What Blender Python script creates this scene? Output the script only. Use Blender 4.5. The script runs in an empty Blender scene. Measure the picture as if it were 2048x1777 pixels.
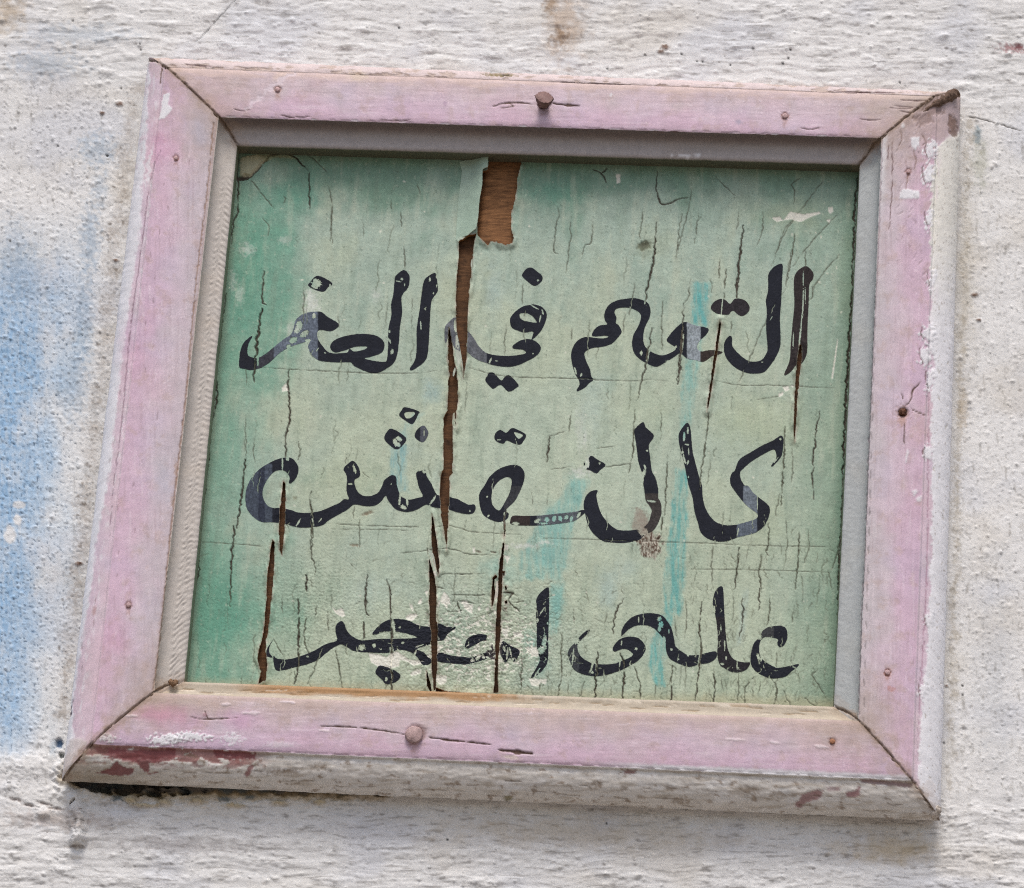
import bpy, math
import numpy as np
from mathutils import Vector

SC = bpy.context.scene
C = SC.collection

# ------------------------------------------------------------------ camera
FPX = 6500.0                      # focal length in photo pixels (2048 wide)
CX, CY = 1024.0, 888.5
PITCH, YAW = math.radians(18.6), math.radians(1.45)
DIST = 1.912
AIM = Vector((0.0, 0.0, 2.25))
FWD = Vector((-math.sin(YAW) * math.cos(PITCH), math.cos(YAW) * math.cos(PITCH), math.sin(PITCH)))
cam_d = bpy.data.cameras.new("camera")
cam = bpy.data.objects.new("camera", cam_d)
C.objects.link(cam)
cam.location = AIM - FWD * DIST
cam.rotation_euler = FWD.to_track_quat('-Z', 'Y').to_euler()
cam_d.sensor_width = 36.0
cam_d.lens = 36.0 * FPX / 2048.0
cam_d.clip_start = 0.05
cam_d.clip_end = 500.0
SC.camera = cam

# ------------------------------------------------------------------ daylight
SUN_EL, SUN_AZ = math.radians(62), math.radians(178)   # azimuth: 180 = straight out from the wall
w = bpy.data.worlds.new("World")
SC.world = w
w.use_nodes = True
nt = w.node_tree
bg = nt.nodes["Background"]
sky = nt.nodes.new("ShaderNodeTexSky")
sky.sky_type = 'NISHITA'
sky.sun_disc = False
sky.sun_elevation = SUN_EL
sky.sun_rotation = SUN_AZ
sky.air_density = 1.0
sky.dust_density = 4.0
sky.ozone_density = 0.6
nt.links.new(sky.outputs[0], bg.inputs[0])
bg.inputs[1].default_value = 0.105
sd = bpy.data.lights.new("sun", 'SUN')
sd.energy = 1.5
sd.angle = math.radians(20)
sd.color = (1.0, 0.96, 0.91)
sun = bpy.data.objects.new("sun", sd)
C.objects.link(sun)
sdir = Vector((math.sin(SUN_AZ) * math.cos(SUN_EL), math.cos(SUN_AZ) * math.cos(SUN_EL), math.sin(SUN_EL)))
sun.rotation_euler = sdir.to_track_quat('Z', 'Y').to_euler()
sun.location = sdir * 10 + AIM
SC.view_settings.view_transform = 'Standard'
SC.view_settings.look = 'None'
SC.view_settings.exposure = 0.37
SC.view_settings.gamma = 1.0
SC.cycles.use_denoising = False      # the photograph has grain of its own
SC.cycles.pixel_filter_type = 'BLACKMAN_HARRIS'
SC.cycles.filter_width = 1.15

# ------------------------------------------------------------------ pixel <-> plane
_R = np.array(FWD.to_track_quat('-Z', 'Y').to_matrix())
_O = np.array(cam.location)
ROOT = np.array((0.0, 0.0, 2.25))


def at(px, py, d):
    """point (relative to ROOT) where the ray through photo pixel px,py meets the plane d metres in front of the wall"""
    px = np.asarray(px, float); py = np.asarray(py, float)
    v = np.stack([(px - CX) / FPX, -(py - CY) / FPX, -np.ones_like(px + py)], -1) @ _R.T
    t = (-d - _O[1]) / v[..., 1]
    return _O + v * t[..., None] - ROOT


def to_px(P):
    q = (P + ROOT - _O) @ _R
    return CX + q[..., 0] / -q[..., 2] * FPX, CY - q[..., 1] / -q[..., 2] * FPX


# ------------------------------------------------------------------ noise and colour
def _hash(ix, iy, s):
    h = (ix.astype(np.int64) * 374761393 + iy.astype(np.int64) * 668265263 + s * 1274126177) & 0xFFFFFFFF
    h = ((h ^ (h >> 13)) * 1274126177) & 0xFFFFFFFF
    h = h ^ (h >> 16)
    return h


def noise(x, y, s=0):
    x = np.asarray(x, float); y = np.asarray(y, float)
    ix = np.floor(x); iy = np.floor(y)
    fx = x - ix; fy = y - iy
    u = fx * fx * fx * (fx * (fx * 6 - 15) + 10); v = fy * fy * fy * (fy * (fy * 6 - 15) + 10)

    def g(ax, ay, dx, dy):
        a = _hash(ax, ay, s) * (2 * np.pi / 4294967296.0)
        return np.cos(a) * dx + np.sin(a) * dy
    n0 = g(ix, iy, fx, fy) * (1 - u) + g(ix + 1, iy, fx - 1, fy) * u
    n1 = g(ix, iy + 1, fx, fy - 1) * (1 - u) + g(ix + 1, iy + 1, fx - 1, fy - 1) * u
    return (n0 * (1 - v) + n1 * v) * 1.5


def fbm(x, y, s=0, o=3, g=0.5):
    a = 1.0; r = 0; t = 0
    for k in range(o):
        r = r + a * noise(x * 2 ** k + 17.3 * k, y * 2 ** k - 9.1 * k, s + k * 13)
        t += a; a *= g
    return r / t


def ss(a, b, x):
    t = np.clip((x - a) / (b - a), 0, 1)
    return t * t * (3 - 2 * t)


def lin(*c):
    c = np.array(c, float) / 255.0
    return np.where(c <= 0.04045, c / 12.92, ((c + 0.055) / 1.055) ** 2.4)


def smooth(pts, n=5, closed=True):
    """Catmull-Rom through the points"""
    P = np.array(pts, float); N = len(P); out = []
    rng_ = range(N) if closed else range(N - 1)
    for i in rng_:
        if closed:
            a, b, c, d = P[i - 1], P[i], P[(i + 1) % N], P[(i + 2) % N]
        else:
            a, b, c, d = P[max(i - 1, 0)], P[i], P[i + 1], P[min(i + 2, N - 1)]
        for k in range(n):
            t = k / n
            out.append(0.5 * (2 * b + (c - a) * t + (2 * a - 5 * b + 4 * c - d) * t * t + (3 * b - a - 3 * c + d) * t ** 3))
    if not closed:
        out.append(P[-1])
    return np.array(out)


def poly_sdf(X, Y, P):
    """signed distance to a closed polygon, negative inside"""
    d2 = np.full(X.shape, 1e12); inside = np.zeros(X.shape, bool)
    N = len(P)
    for i in range(N):
        ax, ay = P[i - 1]; bx, by = P[i]
        ex, ey = bx - ax, by - ay
        L = ex * ex + ey * ey
        if L < 1e-9:
            continue
        t = np.clip(((X - ax) * ex + (Y - ay) * ey) / L, 0, 1)
        dx = X - ax - t * ex; dy = Y - ay - t * ey
        d2 = np.minimum(d2, dx * dx + dy * dy)
        if ay != by:
            c = ((Y >= min(ay, by)) & (Y < max(ay, by)))
            inside ^= c & (X < ax + (Y - ay) * ex / ey)
    d = np.sqrt(d2)
    return np.where(inside, -d, d)


# ------------------------------------------------------------------ sheets
class Sheet:
    """a fine grid of surface points: photo coordinates, height (mm) and paint colour"""

    def __init__(s, PX, PY, base):
        s.PX, s.PY = PX, PY
        s.H = np.zeros(PX.shape)
        s.C = np.empty(PX.shape + (3,))
        s.C[:] = base
        s.S = None
        s.CR = np.zeros(PX.shape)
        s.reg = PX.ndim == 2 and np.allclose(PX[0], PX[-1]) and np.allclose(PY[:, 0], PY[:, -1])

    def win(s, x0, x1, y0, y1):
        if s.reg:
            a = np.searchsorted(s.PX[0], x0); b = np.searchsorted(s.PX[0], x1)
            c = np.searchsorted(s.PY[:, 0], y0); d = np.searchsorted(s.PY[:, 0], y1)
            if b <= a or d <= c:
                return None
            return (slice(c, d), slice(a, b))
        m = (s.PX > x0) & (s.PX < x1) & (s.PY > y0) & (s.PY < y1)
        return np.nonzero(m) if m.any() else None

    def paint(s, I, m, col):
        m = np.clip(m, 0, 1)[..., None]
        s.C[I] = s.C[I] * (1 - m) + np.asarray(col) * m

    def tint(s, x, y, rx, ry, col, a=1.0, rot=0.0, nz=0.35, sd=1, hard=0.0, sc=None, h=0.0):
        """soft or ragged patch of paint"""
        R = max(rx, ry) * 1.7
        I = s.win(x - R, x + R, y - R, y + R)
        if I is None:
            return
        X = s.PX[I] - x; Y = s.PY[I] - y
        c, q = math.cos(rot), math.sin(rot)
        u = (X * c + Y * q) / rx; v = (-X * q + Y * c) / ry
        sc = sc or max(6.0, min(rx, ry) * 0.7)
        d = np.sqrt(u * u + v * v) + nz * fbm(s.PX[I] / sc, s.PY[I] / sc, sd, 4, 0.6)
        m = ss(1.0, hard, d) if hard < 0.9 else ss(1.06, 0.94, d)
        s.paint(I, m * a, col)
        if h:
            s.H[I] += h * m

    def line(s, pts, w, depth, col, jag=0.6, taper=True, a=1.0, sd=0, rim=0.0, colour=True):
        """crack or ridge along a polyline; w = full width in photo px"""
        P = smooth(pts, 4, False) if len(pts) > 2 else np.array(pts, float)
        seg = np.linalg.norm(np.diff(P, axis=0), axis=1)
        Q = []
        for i in range(len(P) - 1):
            n = max(1, int(seg[i] / 3.2))
            for k in range(n):
                Q.append(P[i] + (P[i + 1] - P[i]) * k / n)
        Q.append(P[-1]); Q = np.array(Q)
        tt = np.arange(len(Q)) * 0.31
        Q[:, 0] += jag * w_j(w) * (1.3 * noise(tt, tt * 0 + sd * 7.7, sd + 5) + .8 * noise(tt * 2.9, tt * 0 + sd * 2.7, sd + 6))
        Q[:, 1] += jag * w_j(w) * 0.6 * noise(tt, tt * 0 + sd * 3.1, sd + 9)
        tot = len(Q) - 1
        k0 = 0
        while k0 < tot:
            k1 = min(tot, k0 + 20)
            seg_ = Q[k0:k1 + 1]
            mg = w + 4
            I = s.win(seg_[:, 0].min() - mg, seg_[:, 0].max() + mg, seg_[:, 1].min() - mg, seg_[:, 1].max() + mg)
            if I is not None:
                X = s.PX[I]; Y = s.PY[I]
                best = np.full(X.shape, 1e9); tp = np.zeros(X.shape)
                for k in range(k0, k1):
                    ax, ay = Q[k]; ex, ey = Q[k + 1] - Q[k]
                    L = ex * ex + ey * ey + 1e-9
                    t = np.clip(((X - ax) * ex + (Y - ay) * ey) / L, 0, 1)
                    d = np.hypot(X - ax - t * ex, Y - ay - t * ey)
                    b = d < best
                    best = np.where(b, d, best); tp = np.where(b, (k + t) / tot, tp)
                ww = w * (0.35 + 0.65 * np.sin(np.pi * np.clip(tp, 0, 1)) ** 0.6 if taper else 1.0) * 0.5
                ww = ww * (1 + 0.9 * noise(tp * tot * 0.17, tp * 0 + sd, sd + 3) + .5 * noise(tp * tot * 0.6, tp * 0 + sd, sd + 4))
                m = ss(ww + 0.9, ww - 0.5, best) * np.minimum(1, ww / 0.7 + 0.15)
                new = m > s.CR[I]
                s.H[I] -= depth * np.where(new, m - s.CR[I], 0)
                if rim:
                    s.H[I] += rim * ss(ww + 4, ww + 1, best) * ss(ww - 0.5, ww + 1, best)
                if colour:
                    s.paint(I, m * a, col)
                    s.CR[I] = np.maximum(s.CR[I], m)
            k0 = k1

    def poly(s, pts, col, a=1.0, h=0.0, rag=1.0, soft=1.2, sc=7.0, sd=4):
        P = np.array(pts, float)
        I = s.win(P[:, 0].min() - 8, P[:, 0].max() + 8, P[:, 1].min() - 8, P[:, 1].max() + 8)
        if I is None:
            return
        d = poly_sdf(s.PX[I], s.PY[I], P) + rag * 3 * fbm(s.PX[I] / sc, s.PY[I] / sc, sd, 3)
        m = ss(soft, -soft, d)
        s.paint(I, m * a, col)
        if h:
            s.H[I] += h * m


def w_j(w):
    return 1.6 + 0.5 * w


def make_mesh(name, verts, loops, totals, cols, parent, mat, smooth_=True):
    me = bpy.data.meshes.new(name)
    verts = np.ascontiguousarray(verts, np.float32)
    loops = np.ascontiguousarray(loops, np.int32); totals = np.ascontiguousarray(totals, np.int32)
    me.vertices.add(len(verts)); me.vertices.foreach_set("co", verts.ravel())
    me.loops.add(len(loops)); me.loops.foreach_set("vertex_index", loops)
    me.polygons.add(len(totals))
    st = np.concatenate([[0], np.cumsum(totals)[:-1]]).astype(np.int32)
    me.polygons.foreach_set("loop_start", st)
    me.polygons.foreach_set("loop_total", totals)
    if smooth_:
        me.polygons.foreach_set("use_smooth", np.ones(len(totals), bool))
    if cols is not None:
        at_ = me.attributes.new("paint", 'FLOAT_COLOR', 'POINT')
        c4 = np.ones((len(verts), 4), np.float32); c4[:, :3] = np.clip(cols, 0, 1)
        at_.data.foreach_set("color", c4.ravel())
    me.update(calc_edges=True)
    me.validate()
    me.materials.append(mat)
    o = bpy.data.objects.new(name, me)
    C.objects.link(o)
    if parent is not None:
        o.parent = parent
    return o


def grid_mesh(name, P, Cc, parent, mat, keep=None, flip=False):
    ny, nx = P.shape[:2]
    ids = np.arange(ny * nx).reshape(ny, nx)
    q = np.stack([ids[:-1, :-1], ids[1:, :-1], ids[1:, 1:], ids[:-1, 1:]], -1)
    if flip:
        q = q[..., ::-1]
    q = q.reshape(-1, 4) if keep is None else q[keep]
    used = np.zeros(ny * nx, bool); used[q.ravel()] = True
    rem = np.cumsum(used) - 1
    return make_mesh(name, P.reshape(-1, 3)[used], rem[q].ravel(), np.full(len(q), 4), Cc.reshape(-1, 3)[used], parent, mat)


def clip_mesh(name, P, Cc, S, thick, parent, mat, edge_col=None):
    """grid surface cut along the contour S = 0 (S < 0 is kept) with a cut edge of the given thickness"""
    ny, nx = S.shape
    S = np.where(np.abs(S) < 1e-4, 1e-4, S)
    ins = S < 0
    cnt = ins[:-1, :-1].astype(int) + ins[1:, :-1] + ins[1:, 1:] + ins[:-1, 1:]
    ids = np.arange(ny * nx).reshape(ny, nx)
    q = np.stack([ids[:-1, :-1], ids[1:, :-1], ids[1:, 1:], ids[:-1, 1:]], -1)
    full = q[cnt == 4]
    used = np.zeros(ny * nx, bool); used[full.ravel()] = True
    Pf = P.reshape(-1, 3); Cf = Cc.reshape(-1, 3); Sf = S.ravel()
    part = q[(cnt > 0) & (cnt < 4)]
    used[part[ins.ravel()[part]]] = True
    rem = np.cumsum(used) - 1
    V = list(); VC = list(); n0 = int(used.sum()); emap = {}; loops = []; tots = []; edges = []
    insf = ins.ravel()
    for cell in part.tolist():
        pol = []; 
        for k in range(4):
            a = cell[k]; b = cell[(k + 1) % 4]
            if insf[a]:
                pol.append((int(rem[a]), 0))
            if insf[a] != insf[b]:
                key = (a, b) if a < b else (b, a)
                i = emap.get(key)
                if i is None:
                    t = Sf[key[0]] / (Sf[key[0]] - Sf[key[1]])
                    i = n0 + len(V)
                    V.append(Pf[key[0]] * (1 - t) + Pf[key[1]] * t); VC.append(Cf[key[0]] * (1 - t) + Cf[key[1]] * t)
                    emap[key] = i
                pol.append((i, 1))
        if len(pol) >= 3:
            loops.extend(p[0] for p in pol); tots.append(len(pol))
            for k in range(len(pol)):
                if pol[k][1] and pol[(k + 1) % len(pol)][1]:
                    edges.append((pol[k][0], pol[(k + 1) % len(pol)][0]))
    verts = Pf[used]; cols = Cf[used]
    if V:
        verts = np.vstack([verts, np.array(V)]); cols = np.vstack([cols, np.array(VC)])
    L = np.concatenate([rem[full].ravel(), np.array(loops, int)]); T = np.concatenate([np.full(len(full), 4), np.array(tots, int)])
    if thick and edges:
        e = np.array(edges); n = len(verts); m = len(e)
        top = verts[e.ravel()]; bot = top + np.array([0, thick, 0])
        verts = np.vstack([verts, top, bot])
        ec = cols[e.ravel()] if edge_col is None else np.tile(np.asarray(edge_col), (2 * m, 1))
        cols = np.vstack([cols, ec, ec])
        i = np.arange(m) * 2
        qd = np.stack([n + i, n + 2 * m + i, n + 2 * m + i + 1, n + i + 1], -1)[:, ::-1]
        L = np.concatenate([L, qd.ravel()]); T = np.concatenate([T, np.full(m, 4)])
    return make_mesh(name, verts, L, T, cols, parent, mat)


# ------------------------------------------------------------------ materials
def paint_mat(name, rough=0.7, grain=900.0, gamp=0.10, bump=0.25, bdist=0.0004, stretch=(1, 1, 1), craze=None, spec=0.3):
    m = bpy.data.materials.new(name); m.use_nodes = True
    n = m.node_tree.nodes; l = m.node_tree.links
    b = n["Principled BSDF"]
    b.inputs["Roughness"].default_value = rough
    b.inputs["Specular IOR Level"].default_value = spec
    a = n.new("ShaderNodeAttribute"); a.attribute_name = "paint"
    tc = n.new("ShaderNodeTexCoord")
    mp = n.new("ShaderNodeMapping"); mp.inputs["Scale"].default_value = stretch
    l.new(tc.outputs["Object"], mp.inputs[0])
    nz = n.new("ShaderNodeTexNoise"); nz.inputs["Scale"].default_value = grain; nz.inputs["Detail"].default_value = 4; nz.inputs["Roughness"].default_value = 0.65
    l.new(mp.outputs[0], nz.inputs["Vector"])
    mr = n.new("ShaderNodeMapRange"); mr.inputs["From Min"].default_value = 0.3; mr.inputs["From Max"].default_value = 0.7
    mr.inputs["To Min"].default_value = 1 - gamp; mr.inputs["To Max"].default_value = 1 + gamp
    l.new(nz.outputs["Fac"], mr.inputs["Value"])
    n2 = n.new("ShaderNodeTexNoise"); n2.inputs["Scale"].default_value = grain * 0.12; n2.inputs["Detail"].default_value = 5
    l.new(mp.outputs[0], n2.inputs["Vector"])
    mr2 = n.new("ShaderNodeMapRange"); mr2.inputs["From Min"].default_value = 0.3; mr2.inputs["From Max"].default_value = 0.7
    mr2.inputs["To Min"].default_value = 1 - gamp * 0.6; mr2.inputs["To Max"].default_value = 1 + gamp * 0.6
    l.new(n2.outputs["Fac"], mr2.inputs["Value"])
    mu = n.new("ShaderNodeMath"); mu.operation = 'MULTIPLY'
    l.new(mr.outputs[0], mu.inputs[0]); l.new(mr2.outputs[0], mu.inputs[1])
    vm = n.new("ShaderNodeVectorMath"); vm.operation = 'SCALE'
    l.new(a.outputs["Color"], vm.inputs[0]); l.new(mu.outputs[0], vm.inputs["Scale"])
    out = vm.outputs[0]
    bp = n.new("ShaderNodeBump"); bp.inputs["Strength"].default_value = bump; bp.inputs["Distance"].default_value = bdist
    l.new(nz.outputs["Fac"], bp.inputs["Height"])
    l.new(bp.outputs[0], b.inputs["Normal"])
    l.new(out, b.inputs["Base Color"])
    return m


def wood_mat(name, c1, c2, tint=False, scale=(90, 60, 620), rough=0.75):
    m = bpy.data.materials.new(name); m.use_nodes = True
    n = m.node_tree.nodes; l = m.node_tree.links
    b = n["Principled BSDF"]; b.inputs["Roughness"].default_value = rough; b.inputs["Specular IOR Level"].default_value = 0.25
    tc = n.new("ShaderNodeTexCoord"); mp = n.new("ShaderNodeMapping"); mp.inputs["Scale"].default_value = scale
    l.new(tc.outputs["Object"], mp.inputs[0])
    nz = n.new("ShaderNodeTexNoise"); nz.inputs["Scale"].default_value = 1.0; nz.inputs["Detail"].default_value = 6; nz.inputs["Roughness"].default_value = 0.7
    l.new(mp.outputs[0], nz.inputs["Vector"])
    cr = n.new("ShaderNodeValToRGB")
    cr.color_ramp.elements[0].position = 0.32; cr.color_ramp.elements[0].color = (*c1, 1)
    cr.color_ramp.elements[1].position = 0.68; cr.color_ramp.elements[1].color = (*c2, 1)
    l.new(nz.outputs["Fac"], cr.inputs[0])
    if tint:
        a = n.new("ShaderNodeAttribute"); a.attribute_name = "paint"
        vm = n.new("ShaderNodeVectorMath"); vm.operation = 'MULTIPLY'
        l.new(cr.outputs[0], vm.inputs[0]); l.new(a.outputs["Color"], vm.inputs[1]); l.new(vm.outputs[0], b.inputs["Base Color"])
    else:
        l.new(cr.outputs[0], b.inputs["Base Color"])
    bp = n.new("ShaderNodeBump"); bp.inputs["Strength"].default_value = 0.6; bp.inputs["Distance"].default_value = 0.0006
    l.new(nz.outputs["Fac"], bp.inputs["Height"]); l.new(bp.outputs[0], b.inputs["Normal"])
    return m


M_WALL = paint_mat("whitewashed_plaster", 0.85, 1300, 0.08, 0.45, 0.0005, (1, 1, 1))
M_PANEL = paint_mat("weathered_green_paint", 0.58, 1500, 0.15, 0.35, 0.0003)
M_INK = paint_mat("dark_sign_paint", 0.75, 1500, 0.25, 0.3, 0.0002, spec=0.15)
M_RAIL = paint_mat("faded_pink_paint", 0.6, 1500, 0.13, 0.35, 0.0003)
M_IRON = paint_mat("painted_iron", 0.55, 1200, 0.25, 0.5, 0.0006)
M_DIRT = paint_mat("packed_dirt", 0.95, 900, 0.35, 0.8, 0.001)
M_PLY = wood_mat("bare_plywood", (0.30, 0.27, 0.25), (1.0, 1.0, 1.0), True)


def put(o, **kw):
    for k, v in kw.items():
        o[k] = v
    return o

# ------------------------------------------------------------------ the plaster wall
WH = lin(219, 219, 218) * 1.12
BL = lin(122, 168, 208) * 1.12
rs = np.random.RandomState(7)


def axis(a, b, st, grow, far):
    core = np.arange(a, b + st, st)
    hi = []; x = core[-1]; d = st
    while x < far[1]:
        d *= grow; x += d; hi.append(x)
    lo = []; x = core[0]; d = st
    while x > far[0]:
        d *= grow; x -= d; lo.append(x)
    return np.concatenate([lo[::-1], core, hi])


wx = axis(-40, 2090, 2.25, 1.16, (-5200, 7200))
wy = axis(-40, 1815, 2.25, 1.16, (-5200, 13500))
PX, PY = np.meshgrid(wx, wy)
W = Sheet(PX, PY, WH)
hz = np.maximum(ss(190, 110, PY - 0.03 * PX), ss(1560, 1640, PY))          # horizontal brushing above and below
rt = ss(1850, 1930, PX) * (1 - hz * 0.7)
lf = ss(330, 200, PX) * (1 - hz)
far_ = np.maximum(ss(200, 900, np.abs(PX - 1024) - 1030), ss(200, 900, np.abs(PY - 888) - 900))
hz = hz * (1 - far_ * 0.6)
wob = 14 * fbm(PX / 160, PY / 160, 3, 2)
H = 1.3 * fbm(PX / 420, PY / 300, 11, 3) + 0.32 * fbm(PX / 70, PY / 45, 12, 3)
brush = 0.36 * fbm(PX / 55, (PY + wob) / 5.0, 21, 3, 0.6) + 0.26 * fbm(PX / 160, (PY + wob * 1.5) / 11.0, 22, 2) + 0.13 * fbm(PX / 18, PY / 4.5, 26, 3)
H += hz * .65 * fbm(PX / 260, (PY - .03 * PX + 1.6 * wob) / 20.0, 27, 3, .45) + hz * .5 * ss(.18, .45, fbm(PX / 60, PY / 26, 28, 3))
H += hz * brush * (0.55 + 0.5 * fbm(PX / 150, PY / 60, 24, 2))
vb = 0.2 * fbm((PX + wob) / 6.0, PY / 90, 23, 3)
H += (rt * 0.6 + lf * 0.35 + (1 - np.maximum(hz, np.maximum(rt, lf))) * 0.4) * vb
sand = fbm(PX / 9, PY / 9, 31, 3, 0.6)
sandm = (0.35 + 0.65 * ss(-0.1, 0.3, fbm(PX / 130, PY / 110, 33, 2)))
H += 0.34 * sand * sandm * (lf * 1.25 + rt * 0.55 + hz * 0.4 + 0.3)
pit = ss(.34, .5, fbm(PX / 6.5, PY / 6.5, 36, 2)) * (lf + rt * .8)
H -= .3 * pit
H += .5 * ss(.28, .5, fbm(PX / 10, PY / 10, 37, 3)) * (lf + rt * .7 + .25)
# flatter ridges of thick whitewash
t_ = fbm(PX / 55, PY / 20, 35, 4, 0.55)
H += 0.26 * np.abs(t_) * hz
W.H += H
# colour
W.C *= (1 + 0.055 * fbm(PX / 60, PY / 30, 41, 4, 0.6) + 0.05 * fbm(PX / 9, PY / 5, 42, 3))[..., None]
n1 = fbm(PX / 210, PY / 170, 43, 3)
W.paint(..., 0.42 * ss(0.0, 0.45, n1), lin(196, 200, 210) * 1.1)
n2_ = fbm(PX / 240, PY / 150, 44, 3)
W.paint(..., 0.4 * ss(0.05, 0.5, n2_), lin(208, 201, 188) * 1.05)
# grey streaks along the brushing
W.paint(..., 0.6 * hz * ss(0.08, 0.42, fbm(PX / 60, (PY + wob) / 7.0, 45, 4, 0.65)), lin(138, 134, 130))
W.paint(..., 0.5 * (rt + lf * .8 + 0.2) * ss(0.15, 0.55, fbm(PX / 14, PY / 40, 46, 4, 0.65)), lin(150, 146, 138))
W.paint(..., 0.5 * ss(0.40, 0.56, fbm(PX / 15, PY / 8, 47, 3, 0.6)) * (1 - lf * .5), lin(120, 116, 112))
W.paint(..., pit * .35, lin(120, 116, 110))
# faded blue paint on the left
bmask = ss(235, 70, PX - 0.11 * (900 - PY) + 46 * fbm(PX / 70, PY / 110, 51, 3)) * ss(380, 720, PY) * ss(1560, 1440, PY + 20 * fbm(PX / 50, PY / 50, 57, 2))
bmask = bmask * ss(-420, -160, PX)
b2 = ss(-0.45, 0.35, fbm(PX / 60, PY / 130, 52, 4, 0.6) + 0.25 * ss(120, 20, PX))
sp = ss(-0.35, 0.4, fbm(PX / 8, PY / 12, 53, 3, 0.6) + 0.5 * fbm(PX / 5, PY / 60, 54, 2))
W.paint(..., bmask * (.25 + .75 * b2) * .5, lin(168, 198, 222) * 1.14)
W.paint(..., ss(170, 20, PX - 0.11 * (900 - PY) + 40 * fbm(PX / 50, PY / 80, 56, 3)) * bmask * (.3 + .7 * b2) * (0.5 + 0.5 * sp) * 0.78, BL)
W.paint(..., .7 * pit * bmask, lin(70, 92, 118))
W.paint(..., 0.45 * bmask * ss(0.12, 0.5, fbm(PX / 9, PY / 10, 55, 3)) * b2, lin(92, 124, 158))
for (x, y, rx, ry, a) in [(195, 300, 60, 50, .5), (180, 480, 30, 110, .55), (60, 560, 80, 80, .35), (170, 640, 26, 120, .5), (150, 760, 40, 120, .45),
                          (90, 130, 120, 40, .35), (160, 70, 160, 30, .3), (30, 520, 40, 120, .35), (200, 380, 22, 60, .4)]:
    W.tint(x, y, rx, ry, lin(142, 168, 192), a, 0, 0.9, 61, 0.1, 11)
W.tint(20, 1070, 14, 22, WH, .9, 0, .3, 3, .6); W.tint(35, 1040, 10, 14, WH, .9, 0, .3, 3, .6); W.tint(38, 1010, 16, 10, WH, .8, 0, .3, 3, .6)
# stains
W.tint(1128, 40, 62, 120, lin(176, 150, 122), .62, 0, .8, 62, .0, 26)
W.tint(1120, 75, 26, 34, lin(140, 112, 84), .7, .2, 1.0, 63, .1, 9)
W.tint(1100, 12, 20, 26, lin(158, 132, 104), .6, 0, 1.0, 64, .1, 9)
W.tint(12, 20, 60, 60, lin(176, 152, 116), .6, 0, .8, 65, .0, 18)
W.tint(2030, 98, 44, 12, lin(150, 92, 96), .75, .1, 1.2, 66, .2, 7)
W.tint(2036, 92, 14, 8, lin(110, 50, 56), .8, .2, .8, 67, .3, 5)
W.tint(1775, 1700, 150, 45, lin(188, 166, 122), .6, .05, .6, 68, .0, 30)
W.tint(1150, 1665, 420, 50, lin(190, 176, 150), .5, .04, .6, 69, .0, 34)
W.tint(1955, 272, 12, 30, lin(128, 148, 156), .75, 0, .8, 70, .2, 8)
W.tint(1960, 330, 26, 70, lin(176, 178, 160), .6, 0, .8, 71, .0, 14)
W.tint(1925, 820, 16, 60, lin(176, 158, 130), .55, 0, .8, 72, .1, 9)
W.tint(1930, 560, 40, 300, lin(188, 180, 160), .35, 0, .6, 73, .0, 22)
W.tint(1990, 1350, 60, 300, lin(172, 178, 186), .3, 0, .6, 74, .0, 22)
W.tint(110, 1640, 170, 30, lin(166, 150, 140), .55, .05, .8, 75, .0, 16)
W.tint(350, 1690, 240, 26, lin(170, 164, 162), .5, .04, .8, 76, .0, 14)
W.tint(640, 150, 340, 22, lin(198, 176, 150), .45, .03, .8, 77, .0, 18)
W.tint(1550, 176, 330, 16, lin(196, 176, 160), .45, .03, .8, 78, .0, 14)
# grime beside the left stile
for y in range(180, 1440, 26):
    x = 289 - (y - 120) * 0.1145 - 14 + rs.randn() * 5
    W.tint(x, y, 15 + rs.rand() * 22, 22, lin(150, 134, 116), .22 + .3 * rs.rand(), 0, 1.0, int(y), .0, 7)
    if rs.rand() < .5:
        W.tint(x - 4 + rs.randn() * 10, y + 9 * rs.randn(), 3 + rs.rand() * 5, 3 + rs.rand() * 3, lin(96, 82, 68), .7, 0, .8, int(y) + 3, .2, 4)
for y in range(250, 1600, 30):
    x = 1924 - (y - 210) * 0.031 + 10 + rs.rand() * 12
    W.tint(x, y, 9 + rs.rand() * 9, 22, lin(158, 146, 122), .25 + .3 * rs.rand(), 0, 1.0, int(y) + 7, .0, 7)


def bumps(n, x0, x1, y0, y1, r0, r1, h0, h1, dark=0.0, asp=1.0, seed=0):
    r_ = np.random.RandomState(seed)
    for _ in range(n):
        x = r_.uniform(x0, x1); y = r_.uniform(y0, y1); r = r0 * .7 + (r1 - r0 * .7) * r_.rand() ** 2.2
        I = W.win(x - 3 * r * asp, x + 3 * r * asp, y - 3 * r, y + 3 * r)
        if I is None:
            continue
        d = np.hypot((W.PX[I] - x) / asp, W.PY[I] - y) / r * (1 + .7 * fbm(W.PX[I] / 4.5, W.PY[I] / 4.5, seed + _, 2))
        m = np.exp(-d * d * 1.3)
        W.H[I] += .75 * r_.uniform(h0 * .4, h1) * m
        if dark:
            k = np.exp(-((d - .1) ** 2) * 2.2)
            W.paint(I, k * dark * 1.0 * r_.uniform(.1, 1) ** 1.5, lin(112, 104, 98))


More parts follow.
